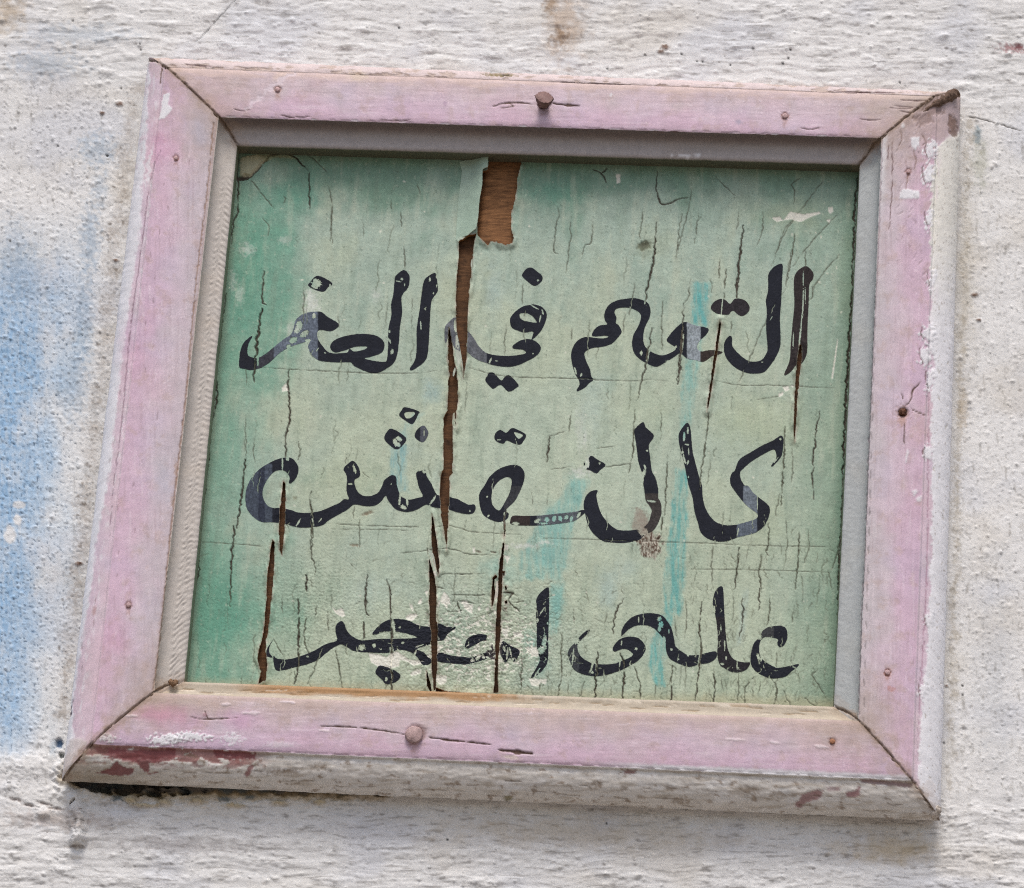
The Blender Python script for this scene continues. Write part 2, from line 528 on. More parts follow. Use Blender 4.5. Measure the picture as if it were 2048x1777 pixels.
bumps(420, 0, 2048, 0, 175, 2.4, 7, .4, 1.3, 0, 1.7, 81)
bumps(150, 0, 2048, 0, 175, 2, 4.5, -1.2, -.5, .75, 1.7, 82)
bumps(480, 0, 2048, 1600, 1777, 2.4, 7, .4, 1.3, 0, 1.8, 83)
bumps(170, 0, 2048, 1600, 1777, 2, 5, -1.2, -.5, .7, 1.8, 84)
bumps(420, 0, 270, 150, 1540, 2.5, 6, .4, 1.1, 0, 1.0, 85)
bumps(260, 0, 250, 150, 1500, 2, 4, -1.0, -.4, .55, 1.0, 86)
bumps(300, 1880, 2060, 150, 1777, 2.5, 6, .35, .95, 0, 1.0, 87)
bumps(200, 1890, 2060, 150, 1777, 1.8, 4, -1.0, -.4, .6, 1.0, 88)
bumps(26, 1890, 2048, 250, 1600, 4, 7, .8, 1.6, .35, 1.0, 89)
bumps(34, 150, 1900, 10, 150, 7, 13, .7, 1.5, .0, 2.2, 90)
bumps(26, 0, 260, 1560, 1777, 8, 16, .8, 2.0, .0, 1.8, 91)
bumps(30, 240, 1900, 1650, 1777, 7, 13, .6, 1.3, .0, 2.4, 92)
for (x, y) in [(280, 90), (282, 101), (116, 292), (214, 312), (1506, 97), (1581, 100), (1577, 117), (1566, 127), (1394, 123), (1405, 123), (1363, 109),
               (1461, 130), (1215, 138), (1290, 110), (798, 56), (1925, 1372), (1925, 1390), (1888, 1487), (1800, 165), (20, 482), (1213, 1647), (895, 1680), (215, 312), (146, 43), (243, 178)]:
    W.tint(x, y, 3.4, 3.6, lin(52, 50, 50), .9, 0, .3, 5, .3, 4, -0.6)
for (x, y, r) in [(240, 209, 9), (205, 227, 7), (232, 522, 7), (158, 1128, 9), (1330, 95, 11), (1893, 1372, 4), (1950, 590, 8), (1958, 640, 6), (1322, 104, 8), (95, 1780, 8)]:
    W.tint(x, y, r * 1.2, r * .7, lin(112, 78, 54), .85, 0, .6, 8, .3, 5, 0.8)
# broken plaster and the open joint below the lower left of the frame
jt = [(124, 1556), (160, 1578), (215, 1590), (290, 1594), (380, 1594), (460, 1592), (540, 1592), (640, 1592), (700, 1592), (760, 1592), (780, 1585), (300, 1540), (140, 1530)]
I = W.win(60, 860, 1490, 1660)
d = poly_sdf(W.PX[I], W.PY[I], np.array(jt, float)) + 13 * fbm(W.PX[I] / 26, W.PY[I] / 18, 95, 4, .6)
m = ss(3, -9, d)
W.H[I] -= 9 * m * ss(-.25, .15, fbm(W.PX[I] / 30, W.PY[I] / 14, 94, 3) + .004 * (300 - W.PX[I]))
W.paint(I, ss(2, -4, d) * .85, lin(72, 62, 50))
W.paint(I, ss(2, -4, d) * ss(0.0, .3, fbm(W.PX[I] / 40, W.PY[I] / 30, 96, 2)) * .7, lin(92, 104, 108))
W.H[I] += 2.0 * ss(20, 4, np.abs(d - 9)) * ss(-.3, .4, fbm(W.PX[I] / 18, W.PY[I] / 10, 97, 3))
W.paint(I, ss(14, 2, np.abs(d - 2)) * .5, lin(178, 152, 96))
for (x, y, rx, ry, h) in [(262, 1602, 16, 11, 3.4), (330, 1606, 24, 8, 3.0), (395, 1602, 18, 8, 3.0), (290, 1612, 40, 6, 2.2), (470, 1612, 30, 6, 2.2), (560, 1608, 24, 6, 2.4), (640, 1606, 16, 8, 2.6)]:
    W.tint(x, y, rx, ry, lin(186, 172, 140) * 1.1, .85, .05, .6, 98, .3, 6, h)
for (x, y, rx, ry) in [(236, 1598, 18, 12), (450, 1600, 22, 8), (500, 1596, 18, 7)]:
    W.tint(x, y, rx, ry, lin(84, 98, 104), .8, 0, .6, 99, .3, 6, 0.5)
# raw corner under the left stile
W.tint(118, 1487, 10, 13, lin(40, 84, 124), .9, 0, .4, 101, .4, 5, -2.4)
W.tint(123, 1512, 7, 9, lin(60, 70, 60), .9, 0, .4, 102, .4, 5, -3)
W.tint(106, 1500, 10, 30, lin(150, 170, 186), .6, 0, .8, 103, .1, 8)
W.tint(150, 1590, 80, 26, WH, .8, .1, .5, 104, .1, 12, 1.6)
W.tint(60, 1530, 120, 34, WH, .85, 0, .6, 105, .1, 16, 1.3)
for k, (x, y) in enumerate([(30, 1600), (60, 1612), (88, 1608), (110, 1618)]):
    W.tint(x, y, 24, 5, lin(128, 110, 100), .7, .2, .8, 106 + k, .1, 6, -1.0)
W.line([(152, 1600), (140, 1612)], 1.4, .5, lin(120, 110, 100), .6)
W.line([(1915, 232), (1950, 236), (1990, 246), (2047, 264)], 2.0, .6, lin(120, 116, 112), .8)
W.line([(474, -5), (440, 34), (405, 72), (388, 86)], 2.0, .5, lin(150, 150, 150), .5)
W.tint(150, 1694, 34, 5, lin(120, 108, 98), .8, 0, .5, 110, .1, 6, -.6)
# hanging run of plaster under the corner
for q, (pp, ww_, dd_) in enumerate([([(150, 1602), (158, 1632), (159, 1655), (156, 1680)], 24, -1.0), ([(152, 1606), (158, 1632), (159, 1655), (156, 1682)], 19, -1.0), ([(154, 1610), (158, 1632), (159, 1655), (156, 1682)], 14, -.9), ([(158, 1664), (156, 1684)], 28, -.9), ([(158, 1668), (156, 1682)], 21, -.9), ([(160, 1630), (158, 1680)], 8, -.7)]):
    W.line(pp, ww_, dd_, WH, .4, q == 2, .7, q, 0, False)
    W.line(pp, ww_ + 5, dd_ * .35, WH, .4, False, .7, q, 0, False)
W.line([(157, 1622), (166, 1620)], 1.6, .5, lin(120, 112, 104), .6); W.line([(150, 1640), (168, 1643)], 1.6, .5, lin(120, 112, 104), .6)
PW = at(PX, PY, 0.0)
PW[..., 1] -= W.H * 0.001
hide = (PX[:-1, :-1] > 330 - (PY[:-1, :-1] - 120) * 0.1) & (PX[:-1, :-1] < 1830) & (PY[:-1, :-1] > 260) & (PY[:-1, :-1] < 1450)
wall = grid_mesh("plaster_wall", PW, W.C, None, M_WALL, ~hide)
wall.location = ROOT
put(wall, label="rough whitewashed plaster wall with a faded blue patch at left, behind the framed sign", category="wall")


def blob(name, path, rad, col, parent, mat, ns=20, rough=0.15, seed=0, cap=4, squash=1.0):
    """lumpy tube along 3-D points (metres, relative to ROOT) with closed ends"""
    Pth = smooth(np.array(path, float), 9, False); R = np.interp(np.linspace(0, 1, len(Pth)), np.linspace(0, 1, len(rad)), rad)
    V = []; n = len(Pth)
    for i in range(n):
        t = Pth[min(i + 1, n - 1)] - Pth[max(i - 1, 0)]; t = t / (np.linalg.norm(t) + 1e-12)
        a = np.cross(t, [0, 1, 0.01]); a /= np.linalg.norm(a); b = np.cross(t, a)
        for k in range(ns):
            th = 2 * np.pi * k / ns
            rr = R[i] * (1 + rough * (2 * float(noise(np.array(k * 0.5 + seed), np.array(i * 0.35), seed)) + 1.3 * float(noise(np.array(k * 1.3 + seed), np.array(i * 0.9), seed + 1))))
            V.append(Pth[i] + a * math.cos(th) * rr + b * math.sin(th) * rr * squash)
    V.append(Pth[0]); V.append(Pth[-1]); V = np.array(V)
    L = []; T = []
    for i in range(n - 1):
        for k in range(ns):
            L += [i * ns + k, i * ns + (k + 1) % ns, (i + 1) * ns + (k + 1) % ns, (i + 1) * ns + k]; T.append(4)
    for k in range(ns):
        L += [n * ns, (k + 1) % ns, k]; T.append(3)
        L += [n * ns + 1, (n - 1) * ns + k, (n - 1) * ns + (k + 1) % ns]; T.append(3)
    cc = np.tile(np.asarray(col), (len(V), 1)) * (1 + .18 * np.array([float(noise(np.array(v[0] * 300), np.array(v[2] * 300), seed)) for v in V]))[:, None]
    return make_mesh(name, V, L, T, cc, parent, mat)

# unseen ground under the wall, added to bounce light up onto the sign
g = 30.0
gv = [(-g, .4, -2.25), (g, .4, -2.25), (g, -g, -2.25), (-g, -g, -2.25)]
ground = make_mesh("bounce_ground", np.array(gv, float), np.array([3, 2, 1, 0]), np.array([4]), np.tile(lin(124, 115, 105), (4, 1)), None, M_WALL, False)
ground.location = ROOT
put(ground, kind="structure")

# ------------------------------------------------------------------ the sign: four mitred rails
sign = bpy.data.objects.new("wooden_sign", None)
C.objects.link(sign)
sign.location = ROOT
put(sign, label="weathered green hand-lettered plywood sign in a pink wooden frame on the wall", category="sign")

# corners of the moulding's edges (photo pixels) in the order TL, TR, BR, BL and their distance from the wall
K_BASE = ([(298, 121), (1921, 193), (1879, 1642), (125, 1563)], 0.0085)
K_RIM = ([(331, 134), (1872, 192), (1822, 1559), (184, 1487)], 0.0260)
K_RIDGE = ([(437, 234), (1763, 276), (1716, 1441), (308, 1385)], 0.0270)
K_SILL = ([(474, 291), (1720, 329), (1668, 1414), (368, 1364)], 0.0163)
PD = 0.0040                                   # face of the board
KB = np.array([at(*p, K_BASE[1]) for p in K_BASE[0]])
KR = np.array([at(*p, K_RIM[1]) for p in K_RIM[0]])
KG = np.array([at(*p, K_RIDGE[1]) for p in K_RIDGE[0]])
KS = np.array([at(*p, K_SILL[1]) for p in K_SILL[0]])
# corner of the base seen in plan has to lie outside the rim
PINK = lin(207, 188, 200) * 1.07
CREAM = lin(206, 196, 180) * 1.06
GREY = lin(190, 185, 182) * 1.02
WHT = lin(222, 222, 226) * 1.1
RED = lin(134, 76, 78)
TAN = lin(150, 130, 106)


def prof(a, b, ca, cb, n, f):
    u = np.linspace(0, 1, n, endpoint=False)
    return [(a, b, x, f(x)) for x in u]


def build_rail(i, name, label):
    j = (i + 1) % 4
    horiz = i in (0, 2)
    L = np.linalg.norm(KG[j] - KG[i])
    n = int(L * 3400 / 2.3)
    s = np.linspace(0, 1, n)
    lines = {}
    for key, K in (("B", KB), ("R", KR), ("G", KG), ("S", KS)):
        lines[key] = K[i][None] * (1 - s[:, None]) + K[j][None] * s[:, None]
    for q, (key, am) in enumerate((("B", .5), ("R", .25), ("G", .22), ("S", .3))):
        e = np.minimum(1, 8 * np.minimum(s, 1 - s))
        wv = am * .001 * e * (fbm(s * 26, s * 0 + q, 240 + i, 4, .6) + .5 * fbm(s * 160, s * 0, 250 + i + q, 2))
        if horiz:
            lines[key][:, 2] += wv
        else:
            lines[key][:, 0] += wv
    B, Rm, G, S_ = (lines[k] for k in "BRGS")
    rows = []; band = []; vv = []

    def add(P, b, v):
        rows.append(P); band.append(b); vv.append(v)
    y0 = np.array([0, 1, 0.0])
    for v in (0.0, .5):
        P = B * 1.0; P = B * (1 - .0) + (Rm - B) * [.18 * (1 - v), 0, .18 * (1 - v)]; P = P.copy(); P[:, 1] = -(-.0010 + v * .0045); add(P, 0, 0)
    nO = 36
    for k in range(nO):
        u = k / nO
        P = B.copy()
        xz = math.sin(u * math.pi / 2) ** 1.0
        c_ = 1 - math.cos(u * math.pi / 2)            # inward travel
        hgt = math.sin(u * math.pi / 2)
        P = B + (Rm - B) * (c_ * .93)
        P[:, 1] = B[:, 1] * (1 - hgt) + (Rm[:, 1] + .0022) * hgt
        add(P, 0, u)
    for v in (0, .5):
        P = B + (Rm - B) * (.93 + .05 * v * 2 * .5); P[:, 1] = Rm[:, 1] + .0022 * (1 - v * 1.6); add(P, 0, 1)
    nF = 58
    for k in range(nF):
        u = k / nF
        P = Rm * (1 - u) + G * u
        e = .0008 * (math.exp(-(u * 16)) + math.exp(-((1 - u) * 18)))
        P = P + y0 * e
        add(P, 1, u)
    nF_end = len(rows)
    nC = 30
    for k in range(nC + 1):
        th_ = k / nC * math.pi / 2
        u = 1 - math.cos(th_) ** (2 / 3.4)
        q = math.sin(th_) ** (2 / 3.4)
        P = G * (1 - u) + S_ * u
        P[:, 1] = G[:, 1] * (1 - q) + S_[:, 1] * q + (.0008 * math.exp(-u * 14))
        add(P, 2, u)
    for k in range(1, 7):
        P = S_.copy(); P[:, 1] += (k / 6) * (KS[i][1] * -1 - PD + .0006); add(P, 3, k / 6)
    Pg = np.stack(rows)                                # (profile, along, 3)
    bd = np.array(band)[:, None] * np.ones((1, n)); vp = np.array(vv)[:, None] * np.ones((1, n))
    px, py = to_px(Pg)
    sh = Sheet(px, py, PINK); sh.reg = False
    al = px if horiz else py                           # along the rail, px
    ac = py if horiz else px
    k7 = i * 31
    # ---------- colour
    fx, fy = (70.0, 12.0) if horiz else (12.0, 70.0)
    bl = fbm(px / 120, py / 120, 201 + k7, 3)
    sh.paint(..., .55 * ss(.02, .4, bl), lin(198, 186, 203) * 1.02)
    sh.paint(..., .5 * ss(-.02, -.4, bl), lin(208, 184, 193) * 1.02)
    sh.paint(..., .45 * ss(.0, .5, fbm(px / 50, py / 50, 202 + k7, 3)), lin(200, 189, 193) * 1.02)
    sh.C *= (1 + .05 * fbm(px / fx, py / fy, 203 + k7, 4, .6))[..., None]
    gr_ = {0: (0.0, .55, lin(202, 184, 178)), 1: (1.0, .8, lin(196, 190, 192)), 2: (1.0, .8, lin(200, 182, 170)), 3: (1.0, .75, lin(194, 186, 190))}[i]
    cross = vp if gr_[0] else 1 - vp
    sh.paint(..., (bd == 1) * ss(.35, 1.05, cross + .35 * fbm(px / 90, py / 90, 231 + k7, 3)) * gr_[1], gr_[2] * 1.02)
    sh.paint(..., (bd == 1) * ss(.62, .1, cross + .45 * fbm(px / 110, py / 110, 232 + k7, 3)) * .42, lin(210, 172, 198) * 1.02)
    stk = fbm(px / (fx * 1.6), py / (fy * .42) if horiz else py / (fy * 1.6), 233 + k7, 3, .6) if horiz else fbm(px / (fx * .42), py / (fy * 1.6), 233 + k7, 3, .6)
    sh.paint(..., (bd == 1) * ss(.12, .5, stk) * .3, lin(168, 144, 150)); sh.paint(..., (bd == 1) * ss(-.15, -.5, stk) * .35, lin(226, 212, 220) * 1.05)
    grm = ss(.08, .42, fbm(px / 34, py / 34, 234 + k7, 4, .65))
    sh.paint(..., (bd == 1) * grm * .35, lin(186, 162, 150))
    nr = np.minimum(np.hypot(px - K_RIDGE[0][i][0], py - K_RIDGE[0][i][1]), np.hypot(px - K_RIDGE[0][j][0], py - K_RIDGE[0][j][1]))
    sh.paint(..., ss(150, 10, nr + 60 * fbm(px / 20, py / 20, 235, 3)) * (bd != 3) * .45, lin(176, 156, 142))
    ins = (bd == 2) | (bd == 3)
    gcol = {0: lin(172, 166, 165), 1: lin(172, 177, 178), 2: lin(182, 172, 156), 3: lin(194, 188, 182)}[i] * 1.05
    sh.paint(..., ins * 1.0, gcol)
    sh.paint(..., ins * .4 * ss(0, .5, fbm(px / 90, py / 90, 204 + k7, 3)), gcol * [1.02, .97, .9])
    sh.paint(..., (bd == 3) * .9, lin(84, 84, 62) if i == 0 else lin(112, 122, 98))  # upper rail's lip darker: shade under the sill painted in, with some dirt
    out = bd == 0
    n_f = fbm(px / fx, py / fy, 205 + k7, 4, .6); n_s = fbm(px / 14, py / 14, 206 + k7, 4, .6)
    H = .10 * fbm(px / fx, py / fy, 207 + k7, 4, .6) + .10 * fbm(px / 60, py / 60, 208, 2) + .05 * fbm(px / 5, py / 5, 209, 2)
    # edges of the face worn to cream
    ew = ss(.10, .0, vp + .05 * n_s) * (bd == 1)
    if i == 0:
        sh.paint(..., out * .8, lin(206, 192, 188) * 1.0)
        sh.paint(..., out * .6 * ss(.0, .3, n_f + .5 * n_s), lin(170, 150, 132)); H -= out * .6 * ss(.1, .3, n_f + .5 * n_s)
        sh.paint(..., ss(.22, .02, vp + .22 * n_f) * (bd == 1) * .75, lin(208, 186, 178) * 1.06)
        sh.paint(..., (bd == 1) * ss(120, 0, px - 330) * .4, lin(200, 176, 164))
        sh.paint(..., (bd == 1) * ss(160, 0, 1850 - px + 50 * n_s) * .65, lin(192, 176, 164))
        sh.paint(..., ss(.42, .0, vp) * ins * .75 * (bd == 2), lin(104, 86, 86))  # shade under the ridge painted into the upper cove, with some grime
        H += out * .5 * n_s
    elif i == 2:
        sh.paint(..., out, lin(212, 208, 202) * 1.08)
        gr = fbm(px / 80, py / 9, 211, 4, .6)
        sh.paint(..., out * .6 * ss(.0, .4, gr), lin(170, 158, 142))
        sh.paint(..., out * .55 * ss(.05, .4, fbm(px / 70, py / 26, 212, 4, .6)), lin(222, 222, 222) * 1.08)
        sh.paint(..., out * .75 * ss(420, 150, px + 120 * n_f) * ss(1.0, .3, vp + .4 * n_s), lin(160, 148, 130))
        sh.paint(..., out * .7 * ss(.22, .4, fbm(px / 22, py / 12, 236, 4, .6)), lin(140, 120, 100))
        H += out * (.55 * fbm(px / 45, py / 8, 213, 4, .6) + .35 * n_s)
        rd = fbm(px / 40, py / 16, 214, 4, .6)
        rim = out * ss(.55, .8, vp) * ss(560, 470, px) * ss(.02, .1, rd + .36 * ss(.7, .98, vp))
        sh.paint(..., rim * .85, lin(150, 96, 94)); H -= rim * .35
        # cream sill with raw wood at the middle
        sh.paint(..., ins * ss(1080, 980, px + 40 * n_s) * ss(430, 560, px) * ss(.40, .7, vp + .25 * n_f) * .9, lin(168, 128, 84))
        sh.paint(..., ss(.86, 1.0, vp + .05 * n_s) * (bd == 1) * .6, lin(200, 178, 172))
        # white wear along the lower edge on the right
        sh.paint(..., (bd == 1) * ss(.10, .03, vp + .035 * n_s) * ss(1150, 1330, px) * .95, WHT)
        sh.paint(..., (bd == 1) * ss(.30, .02, vp + .16 * n_f) * ss(700, 480, px) * .5, lin(214, 190, 214))
    elif i == 3:
        xb = np.interp(py, [100, 300, 376, 450, 580, 771, 939, 1060, 1140, 1300, 1420, 1560], [300, 293, 284, 282, 263, 238, 222, 197, 188, 162, 146, 150])
        wm = ss(3, -3, px - xb + 7 * n_s + 5 * fbm(px / 6, py / 30, 215, 3))
        pk = ss(.05, .3, fbm(px / 9, py / 26, 216, 4, .6)) * ss(430, 250, py)
        sh.paint(..., wm * (1 - pk * .7), WHT * [.97, .97, .98]); H += wm * .25
        sh.paint(..., ss(12, 0, np.abs(px - xb - 14)) * ss(0, .35, fbm(px / 5, py / 22, 217, 3)) * .55, WHT)
        sh.paint(..., out * ss(.22, .0, vp + .2 * n_s) * .7, lin(150, 136, 122))
        for (x, y, rx, ry, a) in [(316, 290, 30, 60, .55), (345, 300, 26, 40, .35), (260, 700, 40, 90, .3), (235, 1280, 50, 70, .3), (300, 640, 30, 60, .25)]:
            sh.tint(x, y, rx, ry, lin(204, 150, 182) * 1.05, a, 0, .4, 218, .0, 30)
        sh.tint(400, 270, 30, 50, lin(186, 182, 196), .6, 0, .4, 219, 0, 30)
        sh.tint(330, 960, 40, 60, lin(188, 190, 204), .5, 0, .4, 220, 0, 30)
        sh.paint(..., (bd == 1) * ss(.93, 1.0, vp) * .45, lin(168, 140, 120))
        # crinkled paint on the cove
        u_ = py + 10 * np.cos((vp - .72) * 10) + 7 * fbm(px / 40, py / 90, 228, 2) + 5 * fbm(px / 18, py / 26, 221, 2)
        rp = np.sin(u_ / 12.6 * 2 * np.pi + 1.5 * fbm(px / 30, py / 60, 222, 2))
        H += (bd == 2) * .22 * rp * (.5 + 1.3 * ss(-.3, .3, fbm(px / 9, py / 11, 229, 2))) * ss(.30, .5, vp + .1 * n_s) * ss(1.0, .9, vp) * ss(330, 380, py)
    else:
        xb = np.interp(py, [190, 280, 300, 342, 376, 410, 581, 660, 760, 785, 1000, 1127, 1300, 1416, 1546], [1903, 1893, 1874, 1861, 1859, 1861, 1861, 1862, 1868, 1864, 1862, 1861, 1855, 1844, 1836])
        wm = ss(1.5, -1.5, xb - px + (8 + 9 * ss(110, 40, np.abs(py - 360)) + 7 * ss(80, 20, np.abs(py - 690))) * fbm(px / 16, py / 24, 237, 3, .6) + 4 * fbm(px / 5, py / 7, 223, 3)) * ss(268, 285, py - (1893 - px) * .5 + 6 * n_s)
        cr = ss(700, 420, py + 60 * n_s)
        sh.paint(..., wm, WHT); sh.paint(..., wm * cr * .8, lin(218, 216, 206) * 1.1); H += wm * .28
        sh.paint(..., wm * .5 * ss(.75, 1, vp) * out * ss(.1, .5, n_f), lin(206, 180, 204))
        sh.paint(..., wm * .6 * ss(.30, .48, fbm(px / 9, py / 16, 238, 4, .65)), lin(176, 168, 152)); sh.paint(..., wm * .6 * ss(.42, .52, fbm(px / 4, py / 5, 239, 2)), lin(140, 124, 112))
        H -= wm * .25 * ss(.30, .48, fbm(px / 9, py / 16, 238, 4, .65))
        sh.paint(..., (1 - wm) * ss(330, 250, py + 40 * n_s) * .8, lin(184, 166, 164))
        sh.paint(..., (1 - wm) * ss(290, 200, py + 30 * n_s) * ss(.1, .4, n_s) * .8, lin(120, 98, 84))
        sh.paint(..., out * ss(.16, .0, vp + .12 * n_s) * .6, lin(168, 152, 132))
        e2 = (bd == 1) * ss(.84, .97, vp + .05 * n_s) * ss(480, 300, py + 60 * n_s)
        sh.paint(..., e2 * .8, WHT * .95)
        H += (bd == 2) * .22 * fbm(px / 7, py / 7, 224, 3) * ss(.3, .5, vp)
        H += ss(420, 260, py) * .25 * n_s * (bd == 1)
    # fine pale specks of worn paint on the face
    spk = ss(.42, .5, fbm(px / 5, py / 5, 225 + k7, 2)) * ss(-.1, .35, fbm(px / 60, py / 60, 226 + k7, 2))
    sh.paint(..., spk * (bd == 1) * .45, lin(232, 220, 228) * 1.1); H += spk * .08
    sh.paint(..., ss(.50, .66, fbm(px / 4, py / 4, 227 + k7, 2)) * .3, lin(130, 110, 112))
    sh.H += H
    # ---------- shared marks laid at their place in the photograph
    rail_marks(sh, i, bd, vp)
    # dirt packed along the mitres
    for c in (i, j):
        pts = [K_BASE[0][c], K_RIM[0][c], K_RIDGE[0][c], K_SILL[0][c]]
        wds = 4.0
        sh.line(pts, 3.2, 1.3, lin(62, 48, 36), .5, False, .95, c)
        sh.line(pts, 9 if c != 3 else 12, 0, lin(146, 122, 100), 1.0, False, .38, c + 9)
        sh.line(pts, 30, 0, lin(176, 154, 136), 1.0, False, .2, c + 29)
    # ---------- displace along the surface normal
    dP = np.gradient(Pg, axis=0); dS = np.gradient(Pg, axis=1)
    N = np.cross(dS, dP); N /= (np.linalg.norm(N, axis=-1, keepdims=True) + 1e-12)
    if N[nF_end - 20].mean(0)[1] > 0:
        N = -N
    fade = np.ones(n); fade[:1] = 0; fade[-1:] = 0
    Pd = Pg + N * (sh.H * .001 * fade[None])[..., None]
    flip = np.cross(dS, dP)[nF_end - 20].mean(0)[1] < 0
    a = nF_end + 1
    rail = grid_mesh(name, Pd[:a], sh.C[:a], sign, M_RAIL, None, flip)
    put(rail, label=label)
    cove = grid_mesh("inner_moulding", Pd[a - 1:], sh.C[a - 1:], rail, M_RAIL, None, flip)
    return rail


def rail_marks(s, i, bd, vp):
    DK = lin(96, 74, 64); HL = lin(120, 96, 96)
    if i == 0:
        s.line([(985, 213), (1010, 207), (1040, 206), (1072, 210)], 2.4, .5, DK, .6)
        s.line([(1000, 216), (1026, 214), (1022, 209)], 1.6, .3, DK, .5)
        s.line([(1104, 206), (1125, 210), (1160, 212)], 3.2, .6, DK, .5)
        s.line([(372, 129), (400, 131), (425, 133)], 2, .4, HL, .5)
        s.line([(1667, 181), (1700, 184), (1792, 186)], 2, .5, HL, .4)
        s.line([(1100, 163), (1180, 167), (1260, 170)], 1.6, .4, HL, .6)
        for k, (x, y, l) in enumerate([(1800, 200, 60), (1790, 212, 70), (1800, 222, 40), (1780, 216, 44), (1720, 238, 44), (1600, 255, 40), (760, 240, 60), (560, 232, 60), (470, 218, 30), (1130, 258, 90), (1300, 262, 60), (1520, 268, 70)]):
            s.line([(x, y), (x + l * .5, y + 2 + (k % 3)), (x + l, y + 1)], 1.6, .4, HL, .8, sd=k)
        s.tint(998, 149, 46, 6, lin(124, 110, 70), .9, .03, .9, 301, .3, 5, -.8)
        s.tint(1010, 149, 12, 3, lin(70, 58, 36), .9, .03, .9, 302, .3, 5, -.4)
        s.tint(715, 152, 30, 14, lin(214, 196, 176), .7, .03, .9, 303, .2, 6, -.2)
        s.tint(560, 150, 26, 10, lin(222, 200, 190), .7, -.5, .9, 304, .2, 6, -.2)
        s.line([(590, 145), (555, 165), (520, 195), (488, 220)], 7, .15, lin(226, 214, 222) * 1.05, 1.5, True, .55)
        s.tint(1478, 244, 12, 7, lin(160, 158, 178), .6, 0, .9, 305, .2, 5)
        s.tint(1222, 190, 3, 5, WHT, .9, .4, .4, 306, .5, 4)
        s.tint(890, 208, 5, 9, lin(176, 150, 172), .7, 0, .5, 307, .3, 4)
        s.line([(1372, 318), (1400, 310), (1340, 312)], 3, -.2, WHT, .6, True, .7)
        # frayed lower edge of the pink face
        rr = np.random.RandomState(5)
        for k in range(46):
            x = 450 + k * 28 + rr.rand() * 14; y = 235 + (x - 437) * .0317 - 2
            s.line([(x, y), (x + 8 + 14 * rr.rand(), y + .6)], 1.6 + rr.rand(), .3, lin(160, 136, 144) if k % 3 else WHT, .8, sd=k, a=.6 * rr.rand())
    if i == 0:
        s.tint(1087, 208, 15, 13, lin(92, 62, 50), .9, 0, .7, 371, .4, 5, -1.3); s.tint(1088, 222, 18, 14, lin(160, 130, 130), .55, 0, 1.0, 372, .1, 6)
    if i == 2:
        s.tint(833, 1466, 25, 21, lin(116, 84, 72), .85, 0, .3, 373, .4, 12, -.9); s.tint(828, 1494, 16, 16, lin(180, 140, 130), .5, 0, 1.0, 374, .1, 6)
        s.line([(640, 1453), (690, 1454), (745, 1459), (792, 1466), (812, 1470)], 2.4, .5, DK, .5)
        s.line([(858, 1475), (900, 1481), (980, 1489)], 3.2, .6, DK, .5)
        s.line([(998, 1500), (1030, 1504), (1066, 1508)], 6, .8, DK, .5)
        s.tint(1022, 1515, 26, 7, lin(214, 200, 190), .8, .05, .6, 311, .3, 5, -.2)
        s.tint(212, 1476, 17, 8, WHT, .95, .1, 1.7, 312, .8, 6, .35)
        s.tint(330, 1480, 34, 11, WHT, .97, .0, 1.7, 313, .8, 7, .4); s.tint(352, 1476, 20, 9, WHT, .97, .0, 1.7, 410, .8, 6, .3)
        s.tint(388, 1474, 34, 9, WHT, .97, .05, 1.7, 314, .8, 6, .4)
        s.tint(465, 1478, 22, 12, WHT, .75, .0, 2.0, 315, .6, 6, .2)
        s.tint(560, 1490, 45, 10, WHT, .4, .0, .9, 316, .2, 6, .1)
        s.tint(330, 1430, 90, 34, lin(214, 150, 180) * 1.02, .55, .1, .4, 317, .0, 30)
        s.tint(480, 1440, 60, 30, lin(206, 150, 190) * 1.02, .45, .1, .4, 318, .0, 30)
        s.line([(382, 1434), (410, 1439), (475, 1436)], 1.8, .4, DK, .5)
        s.line([(410, 1423), (414, 1434), (418, 1438)], 2.4, .4, DK, .5)
        s.tint(410, 1430, 6, 6, lin(170, 130, 140), .7, 0, .5, 319, .3, 5, .3)
        for k, (x, y, l) in enumerate([(442, 1409, 20), (484, 1426, 36), (640, 1461, 20), (1540, 1485, 14), (1630, 1493, 26), (1450, 1480, 40), (250, 1432, 24), (560, 1404, 30)]):
            s.line([(x, y), (x + l, y + 1)], 4.5, -.25, lin(228, 214, 218) * 1.05, .8, sd=k + 40, a=.75)
        # old red coat where the grey has come off, lower side
        s.poly([(188, 1495), (260, 1500), (352, 1500), (350, 1520), (300, 1528), (296, 1548), (316, 1545), (300, 1552), (280, 1536), (270, 1524), (230, 1518), (212, 1512), (196, 1508)], RED, .9, -.3, 1.2)
        s.poly([(192, 1547), (218, 1538), (232, 1522), (246, 1534), (270, 1538), (262, 1550), (240, 1553), (218, 1550)], RED * .9, .9, -.3, 1.2)
        s.poly([(426, 1501), (470, 1505), (512, 1507), (510, 1518), (480, 1518), (455, 1520), (430, 1514)], RED, .9, -.3, 1.2)
        s.poly([(488, 1550), (500, 1530), (508, 1530), (502, 1546), (495, 1556)], RED, .8, -.3, 1.2)
        s.poly([(1590, 1610), (1604, 1590), (1632, 1580), (1648, 1582), (1640, 1598), (1612, 1606), (1600, 1618)], lin(152, 112, 112), .85, -.3, 1.2)
        s.poly([(1690, 1586), (1708, 1582), (1720, 1572), (1720, 1592), (1706, 1596), (1694, 1594)], lin(150, 106, 110), .85, -.3, 1.2)
        s.poly([(1652, 1574), (1680, 1574), (1680, 1582), (1656, 1584)], lin(172, 148, 150), .7, -.1, 1)
